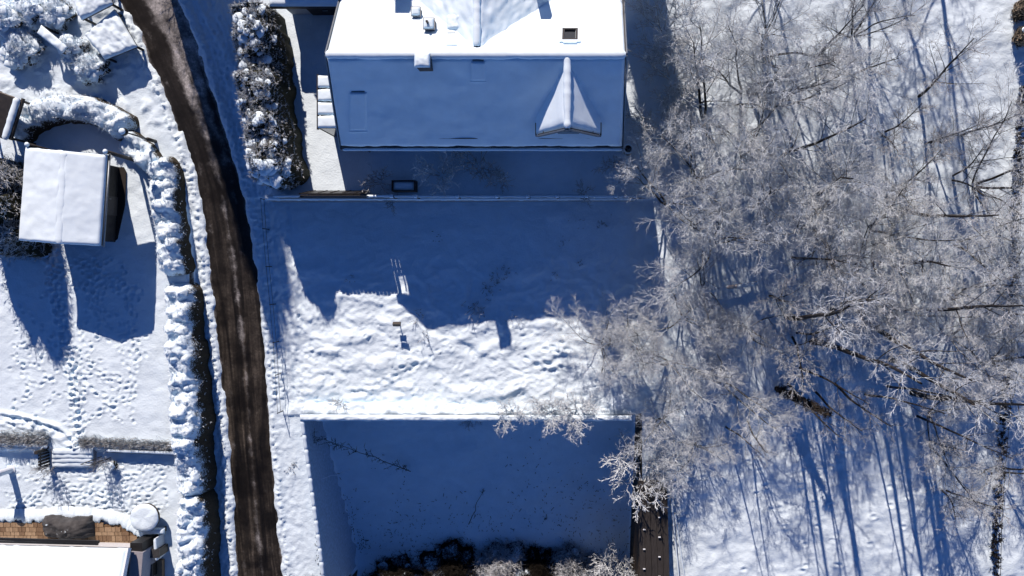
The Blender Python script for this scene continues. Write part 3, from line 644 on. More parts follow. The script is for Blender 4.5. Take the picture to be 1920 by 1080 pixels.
# lower retaining wall (L-shaped) with snow-capped coping
zt = -1.25
lw = thing('lower_retaining_wall', (-8, YW, -2.2), 'long snow-topped retaining wall dropping to the shaded lower yard', 'wall')
MB().box(-18.3, 2.9, YW-.15, YW+.1, -7.6, zt).build('wall', M_CONC, lw)
ps = [(float(XW(y)), y, float(np.interp(y, [-22, -9.35], [-3.2, zt]))) for y in np.linspace(-9.52, -22, 14)]
b = MB()
for a, c_ in zip(ps[:-1], ps[1:]): b.prism([(a[0]-.12, a[1], -11), (a[0]+.12, a[1], -11), (a[0]+.12, a[1], a[2]), (a[0]-.12, a[1], a[2])], Vector(c_)-Vector(a))
b.build('side_wall', M_SIDE, lw)
V, F = patch((-18.35, YW-.17, zt), (2.9, YW-.17, zt), (2.9, YW+.16, zt), (-18.35, YW+.22, zt), .07, .09, .16, 7, .5, .15); arr_mesh('coping_snow', V, F, M_SNOW, lw, smooth=True)
V, F = patch((-18.4, YW+.12, -1.75), (2.9, YW+.12, -1.75), (2.9, YW+.8, -2.3), (-18.4, YW+.8, -2.3), .08, .16, .2, 8, .45, .3); arr_mesh('snow_drift', V, F, M_SNOW, lw, smooth=True)
for a, c_ in zip(ps[:-1], ps[1:]): snow_roll('coping_snow', a, c_, .13, M_SNOW, lw, 9)

# ------------------------------------------------------------------ hedges
def hedge(name, pts, width, height, mt, label, lumpL=1.3, amp=.3, step=.07, zf=None, seed=1, puffs=0, group=None):
    P = [G(*p) if zf is None else U(p[0], p[1], zf) for p in pts]
    P = np.array([(p.x, p.y) for p in P]); sg = np.hypot(*np.diff(P, axis=0).T); cum = np.concatenate([[0], np.cumsum(sg)]); Ln = cum[-1]
    ns = int(Ln/step); s = np.linspace(0, Ln, ns+1); cx = np.interp(s, cum, P[:, 0]); cy = np.interp(s, cum, P[:, 1])
    k = max(3, int(.6/step)); ker = np.ones(k)/k
    cx = np.convolve(np.pad(cx, k, mode='reflect', reflect_type='odd'), ker, 'same')[k:-k]; cy = np.convolve(np.pad(cy, k, mode='reflect', reflect_type='odd'), ker, 'same')[k:-k]
    tx, ty = np.gradient(cx), np.gradient(cy); l = np.hypot(tx, ty); nx, ny = -ty/l, tx/l
    nt_ = max(10, int(width*2/step)+6); t = np.linspace(-1, 1, nt_+1)
    Sg, Tg = np.meshgrid(s, t, indexing='ij')
    lum = vnoise(Sg/lumpL, Tg*.4+3, seed); ends = np.sqrt(np.clip(np.minimum(Sg, Ln-Sg)/.5, .02, 1))
    w = width*(1+.12*vnoise(Sg/lumpL, 9.+Tg*0, seed+3)+.05*vnoise(Sg/.3, Tg*3, seed+4))*(.5+.5*ends)
    off = np.sign(Tg)*np.abs(Tg)**.75*w
    xx = cx[:, None]+nx[:, None]*off; yy = cy[:, None]+ny[:, None]*off
    prof = (1-np.abs(Tg)**4.5)**.55
    bumps = amp*(.55*lum+.55*np.clip(fbm(xx/.75, yy/.6, seed+6, 2), -.7, .9)+.22*fbm(xx/.22, yy/.22, seed+7, 2))
    if puffs:
        rp2 = np.random.default_rng(seed+90); add = np.zeros_like(xx)
        for k_ in range(int(Ln*puffs)):
            i_ = rp2.integers(0, ns); o_ = rp2.uniform(-.75, .75)*width; r_ = rp2.uniform(.22, .62); x_, y_ = cx[i_]+nx[i_]*o_, cy[i_]+ny[i_]*o_
            lo_, hi_ = max(0, i_-14), i_+15; ca, sa = math.cos(k_), math.sin(k_)
            du, dv = xx[lo_:hi_]-x_, yy[lo_:hi_]-y_
            d2 = ((du*ca+dv*sa)/r_)**2+((-du*sa+dv*ca)/(r_*.72))**2
            add[lo_:hi_] = np.maximum(add[lo_:hi_], r_*.75*np.sqrt(np.clip(1-d2, 0, 1)))
        bumps = bumps*.6+add
    zb = np.minimum(gz(cx, cy)[:, None]+0*Tg, gz(xx, yy))
    top = gz(cx, cy)[:, None]+(height+bumps)*ends
    zz = zb-.15+(top-zb+.15)*prof
    V = np.stack([xx, yy, zz], -1); idx = np.arange(V[..., 0].size).reshape(V.shape[:2])
    F = np.stack([idx[:-1, :-1], idx[1:, :-1], idx[1:, 1:], idx[:-1, 1:]], -1).reshape(-1, 4)[:, ::-1]
    # keep outward normals up
    o = thing(name, (cx[ns//2], cy[ns//2], float(gz(cx[ns//2], cy[ns//2]))), label, 'hedge', group)
    arr_mesh('foliage', V.reshape(-1, 3), F, mt, o, smooth=True)
    me = o.children[0].data
    if sum(p.normal.z for p in me.polygons[:2000]) < 0: me.flip_normals()
    return o, V, rng
def rand_dirs(rg, n, up=.3):
    d = rg.normal(size=(n, 3)); d[:, 2] = np.abs(d[:, 2])*.7+up; return d/np.linalg.norm(d, axis=1, keepdims=True)
def sprays_on(parent, Pts, n, ln, r, mt, seed, name='twigs', up=.3, k=3):
    rg = np.random.default_rng(seed); i = rg.integers(0, len(Pts), n); P0 = Pts[i]; d = rand_dirs(rg, n, up); Ls = rg.uniform(.5, 1.3, n)[:, None]*ln
    A0 = [P0-d*.1]; A1 = [P0+d*Ls]
    for q in range(k):
        d2 = d+rg.normal(size=d.shape)*.6; d2 /= np.linalg.norm(d2, axis=1, keepdims=True)
        s = P0+d*Ls*rg.uniform(.3, .9, n)[:, None]; A0.append(s); A1.append(s+d2*Ls*.55)
    A0, A1 = np.vstack(A0), np.vstack(A1); V, F = seg_mesh(A0, A1, np.full(len(A0), r), np.full(len(A0), r*.5))
    o = arr_mesh(name, V, F, mt, parent); o['kind'] = 'stuff'; return o
ICO_V = None
def pads_on(parent, Pts, n, r0, r1, mt, seed, name='snow_pads'):
    rg = np.random.default_rng(seed); Vs = []; Fs = []; b = 0
    th = np.linspace(0, 2*math.pi, 9)[:-1]
    for i in rg.integers(0, len(Pts), n):
        r = rg.uniform(r0, r1); h = r*rg.uniform(.35, .6); el = rg.uniform(.7, 1.5); a = rg.uniform(0, 6.28)
        ring = []; wob = 1+.16*rg.normal(size=8)
        for rr_, z in ((1., 0.), (.85, .55), (.5, .9)):
            j = rr_*r*wob; x, y = np.cos(th)*j*el, np.sin(th)*j
            ring.append(np.stack([x*math.cos(a)-y*math.sin(a), x*math.sin(a)+y*math.cos(a), np.full(8, z*h)], -1))
        V = np.vstack(ring+[np.array([[0, 0, h]])])+Pts[i]-np.array([0, 0, h*.3]); Vs.append(V)
        F = [(q*8+k, q*8+(k+1) % 8, (q+1)*8+(k+1) % 8, (q+1)*8+k) for q in range(2) for k in range(8)]
        F += [(16+k, 16+(k+1) % 8, 24, 24) for k in range(8)]
        Fs += [tuple(x+b for x in f) if f[3] != f[2] else tuple(x+b for x in f[:3]) for f in F]; b += 25
    me = bpy.data.meshes.new(name); me.from_pydata((np.vstack(Vs)-np.array(ORG[parent.name])).tolist(), [], Fs); me.update()
    o = link(name, me, mt, parent, smooth=True); o['kind'] = 'stuff'; return o
def hp(V, lo=.15):                         # top points of a hedge mesh
    n_ = V.shape[1]; a = int(n_*lo); return V[2:-2, a:n_-a].reshape(-1, 3)
o, V, _ = hedge('garden_hedge', [(40, 262), (58, 232), (90, 214), (130, 205), (180, 208), (222, 228), (252, 252)], .85, 1.15, M_HEDGE, 'snow-laden hedge curving in an arc around the top of the shed', seed=2, puffs=5)
sprays_on(o, hp(V, .05), 700, .16, .012, M_FROST, 1)
o, V, _ = hedge('garden_hedge', [(235, 262), (262, 278), (285, 302), (300, 322)], .8, .75, M_HEDGE, 'short low snowy hedge stretch beside the street lamp', seed=3, puffs=5)
sprays_on(o, hp(V, .05), 150, .12, .012, M_FROST, 5)
o, V, _ = hedge('garden_hedge', [(312, 296), (316, 340), (320, 400), (326, 455), (336, 518)], .85, .95, M_HEDGE, 'puffy white hedge along the lane beside the shed lawn', lumpL=1.1, amp=.5, seed=4, puffs=5)
sprays_on(o, hp(V, .05), 500, .15, .012, M_FROST, 3)
o, V, _ = hedge('garden_hedge', [(340, 532), (346, 620), (351, 700), (357, 780), (362, 860), (366, 930)], .95, .85, M_HEDGE, 'long puffy snow-capped hedge beside the lane, middle stretch', lumpL=1.1, amp=.55, seed=5, puffs=5)
sprays_on(o, hp(V, .05), 900, .15, .012, M_FROST, 7)
o, V, _ = hedge('garden_hedge', [(367, 925), (368, 1000), (366, 1060), (368, 1120)], .95, .85, M_HEDGE, 'puffy snow-capped hedge beside the lane at the bottom edge', lumpL=1.1, amp=.55, seed=6, puffs=5)
sprays_on(o, hp(V, .05), 400, .15, .012, M_FROST, 9)
o, V, _ = hedge('conifer_hedge', [(470, 5), (482, 80), (488, 160), (497, 230), (508, 295), (516, 345)], 1.25, 3.3, M_CONI, 'dark conifer hedge with snow clumps between lane and house drive', lumpL=1.0, amp=.7, seed=7, zf=2.2)
sprays_on(o, hp(V, .02), 4200, .22, .014, M_FROSTD, 11, k=4); pads_on(o, hp(V, .1), 130, .12, .32, M_SNOW, 12)
# dark bank between garden hedge and lane
def bush(name, px, py, r, h, label, mt=M_HEDGE, seed=1, spr=800, pads=24, sprm=None, cat='bush', group=None, sl=.22, pos=None, rag=.28):
    p = pos or G(px, py); rg = np.random.default_rng(seed); nu_, nv_ = 40, 16
    u, v = np.meshgrid(np.linspace(0, 2*math.pi, nu_, endpoint=False), np.linspace(.02, 1, nv_), indexing='ij')
    th = v*math.pi*.55
    x, y, z = np.sin(th)*np.cos(u), np.sin(th)*np.sin(u), np.cos(th)
    rr_ = 1+rag*fbm(x*2.2+seed*3.3, y*2.2+z*1.7, seed, 3)
    V = np.stack([p.x+x*r*rr_, p.y+y*r*rr_, p.z+np.maximum(z*h*rr_+.1, -.15)], -1); idx = np.arange(nu_*nv_).reshape(nu_, nv_)
    nxt = np.roll(idx, -1, 0); F = np.stack([idx[:, :-1], idx[:, 1:], nxt[:, 1:], nxt[:, :-1]], -1).reshape(-1, 4)
    o = thing(name, p, label, cat, group); arr_mesh('foliage', V.reshape(-1, 3), F, mt, o, smooth=True)
    if spr: sprays_on(o, V.reshape(-1, 3), spr, sl, .013, sprm or M_FROST, seed)
    if pads: pads_on(o, V[:, :9].reshape(-1, 3), pads//2, .16, .42, M_SNOW, seed)
    return o
bush('snowy_bush', 30, 45, 1.3, 1.4, 'round snow-laden bush nearest the top left corner', seed=3)
bush('snowy_bush', 75, 18, 1.2, 1.3, 'snow-laden bush touching the top edge at far left', seed=4)
bush('snowy_bush', 55, 92, 1.0, 1.1, 'snow-laden bush left of the slanted snowy bench roof', seed=5)
bush('snowy_bush', 150, 100, .8, 1.2, 'snow-laden bush just right of the slanted snowy bench roof', seed=6)
bush('snowy_bush', 178, 132, .9, 1.2, 'snow-laden bush below the patterned carport roof', seed=7)
bush('snowy_bush', 115, 30, .9, 1.1, 'snow-laden bush left of the carport at the top edge', seed=8)
bush('snowy_bush', 40, 112, .6, .6, 'small snow mound bush at left above the dark shelter', seed=9, spr=100, pads=15)
bush('snowy_bush', 542, 328, .95, 3.3, 'bushy frosted conifer at the lower end of the dark hedge', mt=M_CONI, seed=10, spr=1500, pads=60)

# ------------------------------------------------------------------ left plots: carport, shed, shelter, lamp
def roof_thing(name, pxs, z, th, label, cat, zg=None, snow=M_SNOW, posts=True, amp=.06):
    q = [U(a, b_, z) for a, b_ in pxs]; c = sum(q, Vector())/4; g_ = gp(c.x, c.y)
    t = thing(name, g_, label, cat)
    MB().prism([tuple(p) for p in q], (0, 0, -.12)).build('roof', M_BLACK, t)
    snow_patch('roof_snow', [p+Vector((0, 0, .003)) for p in q], snow, t, step=.07, amp=amp*min(1, th*5), thick=th, rnd=.3, nscale=.3)
    if posts:
        for p in q:
            e = p+(c-p)*.1; MB().box(e.x-.06, e.x+.06, e.y-.06, e.y+.06, g_.z-.5, z-.121).build('post', M_DWOOD, t)
    return t, q
roof_thing('carport', [(160, 66), (198, 112), (258, 88), (216, 18)], .75, .25, 'carport with rounded snow roof beside the bend of the lane', 'carport')
roof_thing('carport', [(138, 2), (154, 38), (212, 8), (200, -40)], 1.2, .25, 'snow-roofed carport cut by the top edge above the bend', 'carport')
roof_thing('bench_shelter', [(78, 47), (70, 62), (118, 100), (128, 88)], 1.3, .15, 'narrow slanted snowy bench roof among the top left bushes', 'shelter')
t, q = roof_thing('dark_shelter', [(-60, 150), (-75, 230), (10, 262), (34, 184)], 2.2, .02, 'dark roofed shelter with white snowy edge cut by left frame edge', 'shelter', snow=M_BLACK)
snow_roll('edge_snow', q[2]+Vector((0, 0, .05)), q[3]+Vector((0, 0, .05)), .2, M_SNOW, t, 3)
MB().bar(q[2]+Vector((.25, 0, -.1)), q[3]+Vector((.25, 0, -.1)), .1, .2).build('fascia', M_DWOOD, t)
# shed
zg = -.7
sh = thing('garden_shed', (*U(125, 370, zg)[:2], zg), 'garden shed with snow-covered low gable roof on the left lawn', 'shed')
SZ = 2.6
c00, c10, c11, c01 = U(38, 451, SZ), U(190, 461, SZ), U(202, 291, SZ), U(50, 277, SZ)
r0, r1 = U(112, 457, SZ+.45), U(122, 283, SZ+.45)
def inset(p, k=.12): c = (c00+c10+c11+c01)/4; return p+(c-p)*k
w4 = [inset(c00), inset(c10)+Vector((-.85, 0, 0)), inset(c11)+Vector((-.85, 0, 0)), inset(c01)]
MB().prism([(p.x, p.y, zg-.6) for p in w4], (0, 0, SZ+.6-zg-.02)).build('wall', M_DWOOD, sh)
for qd in ((c00, r0, r1, c01), (r0, c10, c11, r1)): MB().prism([tuple(p) for p in qd], (0, 0, -.1)).build('roof', M_BLACK, sh)
for k, qd in enumerate(((c00, r0, r1, c01), (r0, c10, c11, r1))):
    snow_patch('roof_snow', [p+Vector((0, 0, .003)) for p in qd], M_SNOW, sh, step=.09, amp=.025, thick=.2, seed=50+k, nscale=.8, rnd=.14)
snow_roll('ridge_snow', r0+Vector((0, .03, .1)), r1+Vector((0, -.03, .1)), .24, M_SNOW, sh, 6, .42)
MB().tube([c10+Vector((.1, -.05, -.05)), c11+Vector((.1, .1, -.05))], .06, 8).build('gutter', M_ZINC, sh, smooth=True)
for pp in ((56, 272), (202, 285)):
    a = U(*pp, SZ-.05); pipe = MB().tube([a+Vector((0, -.1, -3)), a+Vector((0, .0, .2))], .11, 10).build('post', M_DWOOD, sh, smooth=True); MB().lathe(a+Vector((0, 0, .2)), [(.13, 0), (.14, .08), (.08, .15), (.02, .17)], 10).build('post_snow', M_SNOW, pipe, smooth=True)
d0 = w4[1]+(w4[2]-w4[1])*.35; d1 = w4[1]+(w4[2]-w4[1])*.6; dn = (d1-d0).cross(Vector((0, 0, 1))).normalized()
dr = MB().prism([(d0.x, d0.y, zg), (d1.x, d1.y, zg), (d1.x, d1.y, zg+1.9), (d0.x, d0.y, zg+1.9)], dn*.05).build('door', M_TILE, sh)
MB().obox(d0+(d1-d0)*.85+dn*.08+Vector((0, 0, zg+1.0-SZ)), dn, (0, 0, 1), dn.cross(Vector((0, 0, 1))), .03, .08, .02).build('handle', M_ZINC, dr)
bd = MB(); cc = (w4[1]+w4[2])/2                                # earth strip beside the shed, painted near-black as the roof's shade
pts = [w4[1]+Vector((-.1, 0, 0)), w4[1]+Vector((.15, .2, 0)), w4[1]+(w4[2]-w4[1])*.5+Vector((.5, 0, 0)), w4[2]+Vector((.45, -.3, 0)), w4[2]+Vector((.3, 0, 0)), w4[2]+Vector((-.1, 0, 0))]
bare = MB().prism([(p.x, p.y, float(gz(p.x, p.y))+.03) for p in pts], (0, 0, .05)).build('shade_earth', M_SHADE_SOIL)
props(bare, 'earth strip painted black as roof shade beside the right wall of the shed', 'soil', kind='structure')
# street lamp
b0 = G(291, 265); top = Vector((b0.x, b0.y, b0.z+3.3))
lamp = thing('street_lamp', b0, 'dark street lamp post standing at the hedge bend beside the lane', 'street lamp')
MB().tube([b0-Vector((0, 0, .2)), b0+Vector((0, 0, .9))], .11, 10).build('base', M_BLACK, lamp, smooth=True)
MB().tube([b0+Vector((0, 0, .9)), top], [.055, .04], 8).build('pole', M_BLACK, lamp, smooth=True)
MB().lathe(top, [(.05, -.1), (.2, 0), (.24, .12), (.15, .3), (.03, .36)], 14).build('lamp_head', M_BLACK, lamp, smooth=True)
MB().lathe(top, [(.2, .3), (.18, .36), (.1, .42), (.02, .44)], 12).build('lamp_snow', M_SNOW, lamp, smooth=True)
# frosted trees and shrubs around the shed
bush('frosted_conifer', 0, 0, 1.5, 4.6, 'brown-grey frosted conifer left of the shed, cut by frame edge', mt=M_CONI, seed=97, spr=3500, pads=0, sprm=M_FROSTD, cat='tree', sl=.4, pos=gp(*U(2, 345, 1.5)[:2]))
bush('frosted_conifer', 0, 0, 1.9, 4.4, 'frosted conifer at the lower left corner of the shed', mt=M_CONI, seed=98, spr=3000, pads=0, sprm=M_FROSTD, cat='tree', sl=.4, pos=gp(*U(2, 415, 1.5)[:2]))
# lower garden: grass bank, low wall, gate posts, arch, terrace, bottom house
rg = np.random.default_rng(77)
def grass_strip(name, px0, px1, pyf, n, label, h=.5, spread=14):
    P0 = []; P1 = []
    for k in range(n):
        px = rg.uniform(px0, px1); q = G(px, pyf(px)+rg.normal()*spread*.5); d = np.array([rg.normal()*.35, rg.normal()*.3+.25, 1.]); d /= np.linalg.norm(d); l = h*rg.uniform(.4, 1.2)
        P0.append(np.array(q)-[0, 0, .05]); P1.append(np.array(q)+d*l)
    V, F = seg_mesh(P0, P1, np.full(n, .014), np.full(n, .008)); o = arr_mesh(name, V, F, M_FROSTG, origin=tuple(G((px0+px1)/2, pyf((px0+px1)/2))))
    return props(o, label, 'grass', kind='stuff')
M_FROSTG = snow_mat('frosted_grass', 30, .2, .01, under=(.13, .13, .12), undercol2=(.45, .48, .5), lo=-.1, hi=.6, jitter=.4, uscale=5)
grass_strip('frosted_grass', -5, 95, lambda p: 824, 1500, 'frosted dry grass bank left of the garden steps', .55)
grass_strip('frosted_grass', 150, 332, lambda p: 822+p*.045, 2000, 'frosted dry grass bank right of the garden steps', .45, 10)
low = thing('low_garden_wall', (*U(265, 848, -1.2)[:2], -1.6), 'low dark-edged garden wall below the right grass bank', 'wall')
a, b_ = U(200, 846, -1.05), U(333, 851, -1.05); MB().bar(a-Vector((0, 0, .3)), b_-Vector((0, 0, .3)), .16, .6).build('wall', M_DWOOD, low); snow_roll('wall_snow', a+Vector((0, .04, .0)), b_+Vector((0, .04, .0)), .1, M_SNOW, low, 4)
low = thing('low_garden_wall', (*U(45, 838, -1.2)[:2], -1.6), 'low snowy garden wall below the left grass bank', 'wall')
a, b_ = U(-10, 832, -1.05), U(90, 840, -1.05); MB().bar(a-Vector((0, 0, .3)), b_-Vector((0, 0, .3)), .14, .6).build('wall', M_DWOOD, low); snow_roll('wall_snow', a+Vector((0, .06, .02)), b_+Vector((0, .06, .02)), .12, M_SNOW, low, 5)
gt = G(93, 858)
gl = thing('garden_gate', gt, 'small dark open garden gate at the end of the left grass bank', 'gate')
for k in range(5): MB().box(gt.x-.03, gt.x+.03, gt.y-.5+k*.2, gt.y-.36+k*.2, gt.z, gt.z+1.05).build('slat', M_DWOOD, gl)
MB().box(gt.x-.055, gt.x-.031, gt.y-.5, gt.y+.45, gt.z+.75, gt.z+.85).build('rail', M_DWOOD, gl); MB().box(gt.x-.1, gt.x+.1, gt.y+.5, gt.y+.7, gt.z-.2, gt.z+1.3).build('post', M_DWOOD, gl)
st = thing('garden_steps', G(135, 862), 'broad snow-covered garden steps between the two grass banks', 'steps')
for k in range(4):
    p0, p1 = U(98, 876-k*8, -1.4+k*.07), U(175, 876-k*8, -1.4+k*.07); q0, q1 = p0+Vector((0, .42, 0)), p1+Vector((0, .42, 0))
    tp = MB().prism([tuple(p0), tuple(p1), tuple(q1), tuple(q0)], (0, 0, -.4)).build('step', M_CONC, st); V, F = patch(p0, p1, q1, q0, .08, .03, .12, k, .4, .1); arr_mesh('step_snow', V, F, M_SNOW, tp, smooth=True)
c = G(22, 880)
pil = thing('garden_column', c, 'snow-capped white column casting a long shadow in the lower left garden', 'column')
MB().lathe(c, [(.3, -.2), (.3, .1), (.2, .15), (.2, 1.5), (.34, 1.6), (.34, 2.1), (.25, 2.15)], 14).build('shaft', M_WHITE, pil, smooth=False); MB().lathe(c+Vector((0, 0, 2.15)), [(.36, 0), (.36, .12), (.22, .25), (.03, .29)], 14).build('snow_cap', M_SNOW, pil, smooth=True)
put('T', 'frosted_shrub', G(102, 874), 1.9, 'thin frosted sapling below the garden steps', 'shrub', wide=.45)
c0, c1 = G(190, 856), G(207, 858)
ar = thing('rose_arch', (c0+c1)/2, 'slim black ladder-like rose arch beside the low garden wall', 'arch')
b = MB()
for c in (c0, c1): MB().tube([c-Vector((0, 0, .1)), c+Vector((0, 0, 2.1))], .025, 6).build('upright', M_BLACK, ar)
for k in range(6): MB().tube([c0+Vector((0, 0, .4+k*.34)), c1+Vector((0, 0, .4+k*.34))], .018, 6).build('rung', M_BLACK, ar)
put('T', 'frosted_shrub', G(205, 862), 2.1, 'frosted climbing plant beside the rose arch', 'shrub', wide=.35)
bush('small_bush', 215, 872, .25, .4, 'tiny dark bush poking from the snow right of the arch', mt=M_CONI, seed=21, spr=60, pads=3)
# terrace
zt_ = -1.72
ter = thing('paved_terrace', (*U(130, 1000, zt_)[:2], zt_), 'cleared tan paved terrace above the bottom left house roof', 'terrace')
def tinside(px, py): return py > 981+.0*px and (px < 175 or py > 981+((px-175)/100)**2*38) and px < 268
pa, pb = U(-12, 1040, zt_), U(268, 975, zt_)
MB().box(pa.x, pb.x-.3, pa.y-.3, U(0, 983, zt_).y, zt_-.15, zt_+.16).build('bedding', M_JOINT, ter)
paver = bpy.data.meshes.new('paver'); 
pm = MB().box(-.5, .5, -.5, .5, 0, .06); paver.from_pydata(pm.v, [], pm.f)
pv = [paver.copy() for _ in range(3)]
for q, mt_ in zip(pv, (M_PAVE, M_PAVE2, M_PAVE3)): q.materials.append(mt_)
rgp = random.Random(8); yy = pa.y-.2
while yy < U(0, 982, zt_).y:
    hh = rgp.choice((.24, .3, .36)); xx = pa.x
    while xx < pb.x:
        w_ = rgp.choice((.24, .34, .46)); cx_, cy_ = xx+w_/2, yy+hh/2
        ppx, ppy = NX+cx_*FPX/(CAMH-zt_), NY-cy_*FPX/(CAMH-zt_)
        if tinside(ppx, ppy):
            o = bpy.data.objects.new('paver', pv[rgp.randrange(3)]); C.objects.link(o); o.parent = ter
            o.location = Vector((cx_, cy_, zt_+.16+rgp.uniform(.001, .02)))-ORG[ter.name]; o.scale = (w_-.025, hh-.025, 1)
        xx += w_
    yy += hh
# terrace edge of cut snow
ed = [(-8, 978), (60, 977), (75, 978), (120, 972), (170, 976), (205, 980), (235, 988), (262, 1004), (272, 1022)]
for a, b_ in zip(ed[:-1], ed[1:]):
    pass
esn = MB(); pl_ = [U(*p_, zt_+.2) for p_ in ed]
o = thing('snow_edge', pl_[4], 'cut edge of trampled snow bordering the tan terrace', 'snow edge'); o['kind'] = 'stuff'
Vt = []; Fs = []
path = []
for a, b_ in zip(pl_[:-1], pl_[1:]):
    nn_ = max(2, int((b_-a).length/.07)); path += [a+(b_-a)*i/nn_ for i in range(nn_)]
for i, p_ in enumerate(path):
    d = (path[min(i+1, len(path)-1)]-path[max(i-1, 0)]).normalized(); s_ = Vector((-d.y, d.x, 0)); j = .13*float(fbm(i*.31, 2., 5, 3))
    for w_, z_ in ((j-.02, -.1), (j, .05), (.12+j, .12), (.4, .11), (.8, -.05)): Vt.append(tuple(p_+s_*w_+Vector((0, 0, z_+.06*float(vnoise(i*.9, w_*9, 3))))))
Fs = [(i*5+k, i*5+k+1, i*5+k+6, i*5+k+5) for i in range(len(path)-1) for k in range(4)]
arr_mesh('snow', np.array(Vt), [f[::-1] for f in Fs], M_GROUND, o, smooth=True)
# tarpaulin-covered garden furniture
tp = U(122, 992, -1.0); tb = thing('covered_grill', (tp.x, tp.y, zt_+.16), 'dark tarpaulin-covered garden furniture with snow patches on the terrace', 'tarpaulin')
u_, v_ = np.meshgrid(np.linspace(-1, 1, 44), np.linspace(-1, 1, 24), indexing='ij')
hgt = (1-np.abs(u_)**5)**.6*(1-np.abs(v_)**4)**.6*(.95+.12*np.clip(fbm(u_*3, v_*2, 5, 3), -1, 1))
Vt = np.stack([tp.x+u_*1.55*(1+.06*fbm(v_*3, u_, 8, 2)), tp.y+v_*.72+.1*fbm(u_*3, v_*0, 9, 2), zt_+.15+hgt*1.0], -1); idx = np.arange(u_.size).reshape(u_.shape)
M_TARPS = snow_mat('snow_patched_tarp', 12, .4, .03, under=(.03, .034, .04), undercol2=(.07, .078, .085), lo=1.05, hi=1.12, jitter=.45, uscale=2.2)
arr_mesh('cover', Vt.reshape(-1, 3), np.stack([idx[:-1, :-1], idx[1:, :-1], idx[1:, 1:], idx[:-1, 1:]], -1).reshape(-1, 4), M_TARPS, tb, smooth=True)
# bottom-left house
bz = .6
bh = thing('lower_house', (*U(110, 1070, -1.7)[:2], -1.7), 'white snowy house roof cut by the bottom left corner', 'house')
e0, e1, e2, e3 = U(-60, 1021, bz), U(242, 1028, bz), U(226, 1110, bz+1.0), U(-60, 1110, bz+1.0)
MB().prism([tuple(p) for p in (e0, e1, e2, e3)], (0, 0, -.15)).build('roof', M_TILE, bh)
snow_patch('roof_snow', [p+Vector((0, 0, .003)) for p in (e3, e2, e1, e0)], M_SNOW, bh, step=.1, amp=.02, thick=.28, rnd=.2, seed=9)
MB().prism([(e0.x, e0.y-.4, -2.2), (e1.x-.4, e1.y-.4, -2.2), (e2.x-.4, e2.y-3, -2.2), (e3.x, e3.y-3, -2.2)], (0, 0, 2.55)).build('wall', M_WALL, bh)
MB().bar(U(-60, 1009, bz), U(186, 1016, bz), .16, .12).build('awning_rail', M_BLACK, bh); MB().bar(U(-60, 1014.5, bz-.05), U(184, 1020.5, bz-.05), .1, .1).build('gutter', M_BLACK, bh)
MB().bar(e1+Vector((.05, .05, .1)), e2+Vector((.05, 0, .1)), .12, .35).build('bargeboard', M_WHITE, bh)
q = [U(246, 1034, .2), U(268, 1036, .2), U(262, 1110, .2), U(238, 1110, .2)]
MB().prism([tuple(p) for p in q], (0, 0, -2.2)).build('side_porch', M_GREY, bh)
p = U(256, 1026, 0.); MB().box(p.x-.35, p.x+.4, p.y-.3, p.y+.3, -2, .1).build('chimney', M_BLACK, bh)
p = U(283, 1037, -.8); ct = thing('storage_box', (p.x, p.y, -1.9), 'black storage box right of the bottom left house', 'box'); MB().box(p.x-.6, p.x+.55, p.y-.25, p.y+.25, -2., -.8).build('body', M_BLACK, ct); MB().box(p.x-.63, p.x+.58, p.y-.28, p.y+.28, -.797, -.72).build('lid', M_TARP, ct)
p = U(277, 1070, -1.); ct = thing('waste_bin', (p.x, p.y, -1.9), 'black wheeled bin beside the house at the bottom edge', 'bin'); MB().box(p.x-.32, p.x+.3, p.y-.4, p.y+.4, -1.9, -.95).build('body', M_BLACK, ct); MB().box(p.x-.35, p.x+.33, p.y-.43, p.y+.43, -.947, -.88).build('lid', M_TARP, ct)
for s_ in (-1, 1): MB().tube([(p.x+s_*.33-.03, p.y-.3, -1.75), (p.x+s_*.33+.03, p.y-.3, -1.75)], .12, 10).build('wheel', M_BLACK, ct)
p = U(296, 1065, -1.6); wp = MB().box(p.x-.25, p.x+.3, p.y-.8, p.y+.5, -2.1, -1.55).build('wood_store', M_PAVE3, origin=(p.x, p.y, -2.1)); props(wp, 'pale timber stack beside the black bin', 'timber')
p = U(281, 1022, -1.4); tc_ = MB().lathe((p.x, p.y, -1.8), [(.16, 0), (.24, .5), (.2, .5), (.18, .4), (.01, .4)], 14).build('terracotta_pot', M_TERRA, origin=(p.x, p.y, -1.8)); props(tc_, 'orange terracotta pot at the terrace end', 'pot')
p0 = G(306, 1000); p1 = G(309, 1040)
pn = thing('wind_screen', (p0+p1)/2, 'narrow white upright screen panel with dark shadow right of terrace', 'screen')
MB().bar(p0+Vector((0, 0, .45)), p1+Vector((0, 0, .45)), .09, 1.1).build('panel', M_WHITE, pn); snow_roll('snow_cap', p0+Vector((0, 0, 1.0)), p1+Vector((0, 0, 1.0)), .1, M_SNOW, pn, 3)
p = U(272, 970, -.9); rt_ = thing('round_table', gp(p.x, p.y), 'round garden table under a thick disc of snow', 'table'); zb_ = float(gz(p.x, p.y))
MB().lathe((p.x, p.y, -1.0), [(.9, 0), (.9, .05)], 28).build('table_top', M_DWOOD, rt_); MB().tube([(p.x, p.y, zb_), (p.x, p.y, -1.)], .08, 8).build('leg', M_DWOOD, rt_); MB().lathe((p.x, p.y, zb_), [(.35, -.02), (.35, .08), (.1, .12)], 14).build('foot', M_DWOOD, rt_)
dsk = MB().lathe((p.x, p.y, -.948), [(.9, 0), (.93, .1), (.86, .22), (.6, .27), (.3, .25), (.02, .28)], 28).build('snow_disc', M_GROUND, rt_, smooth=True)
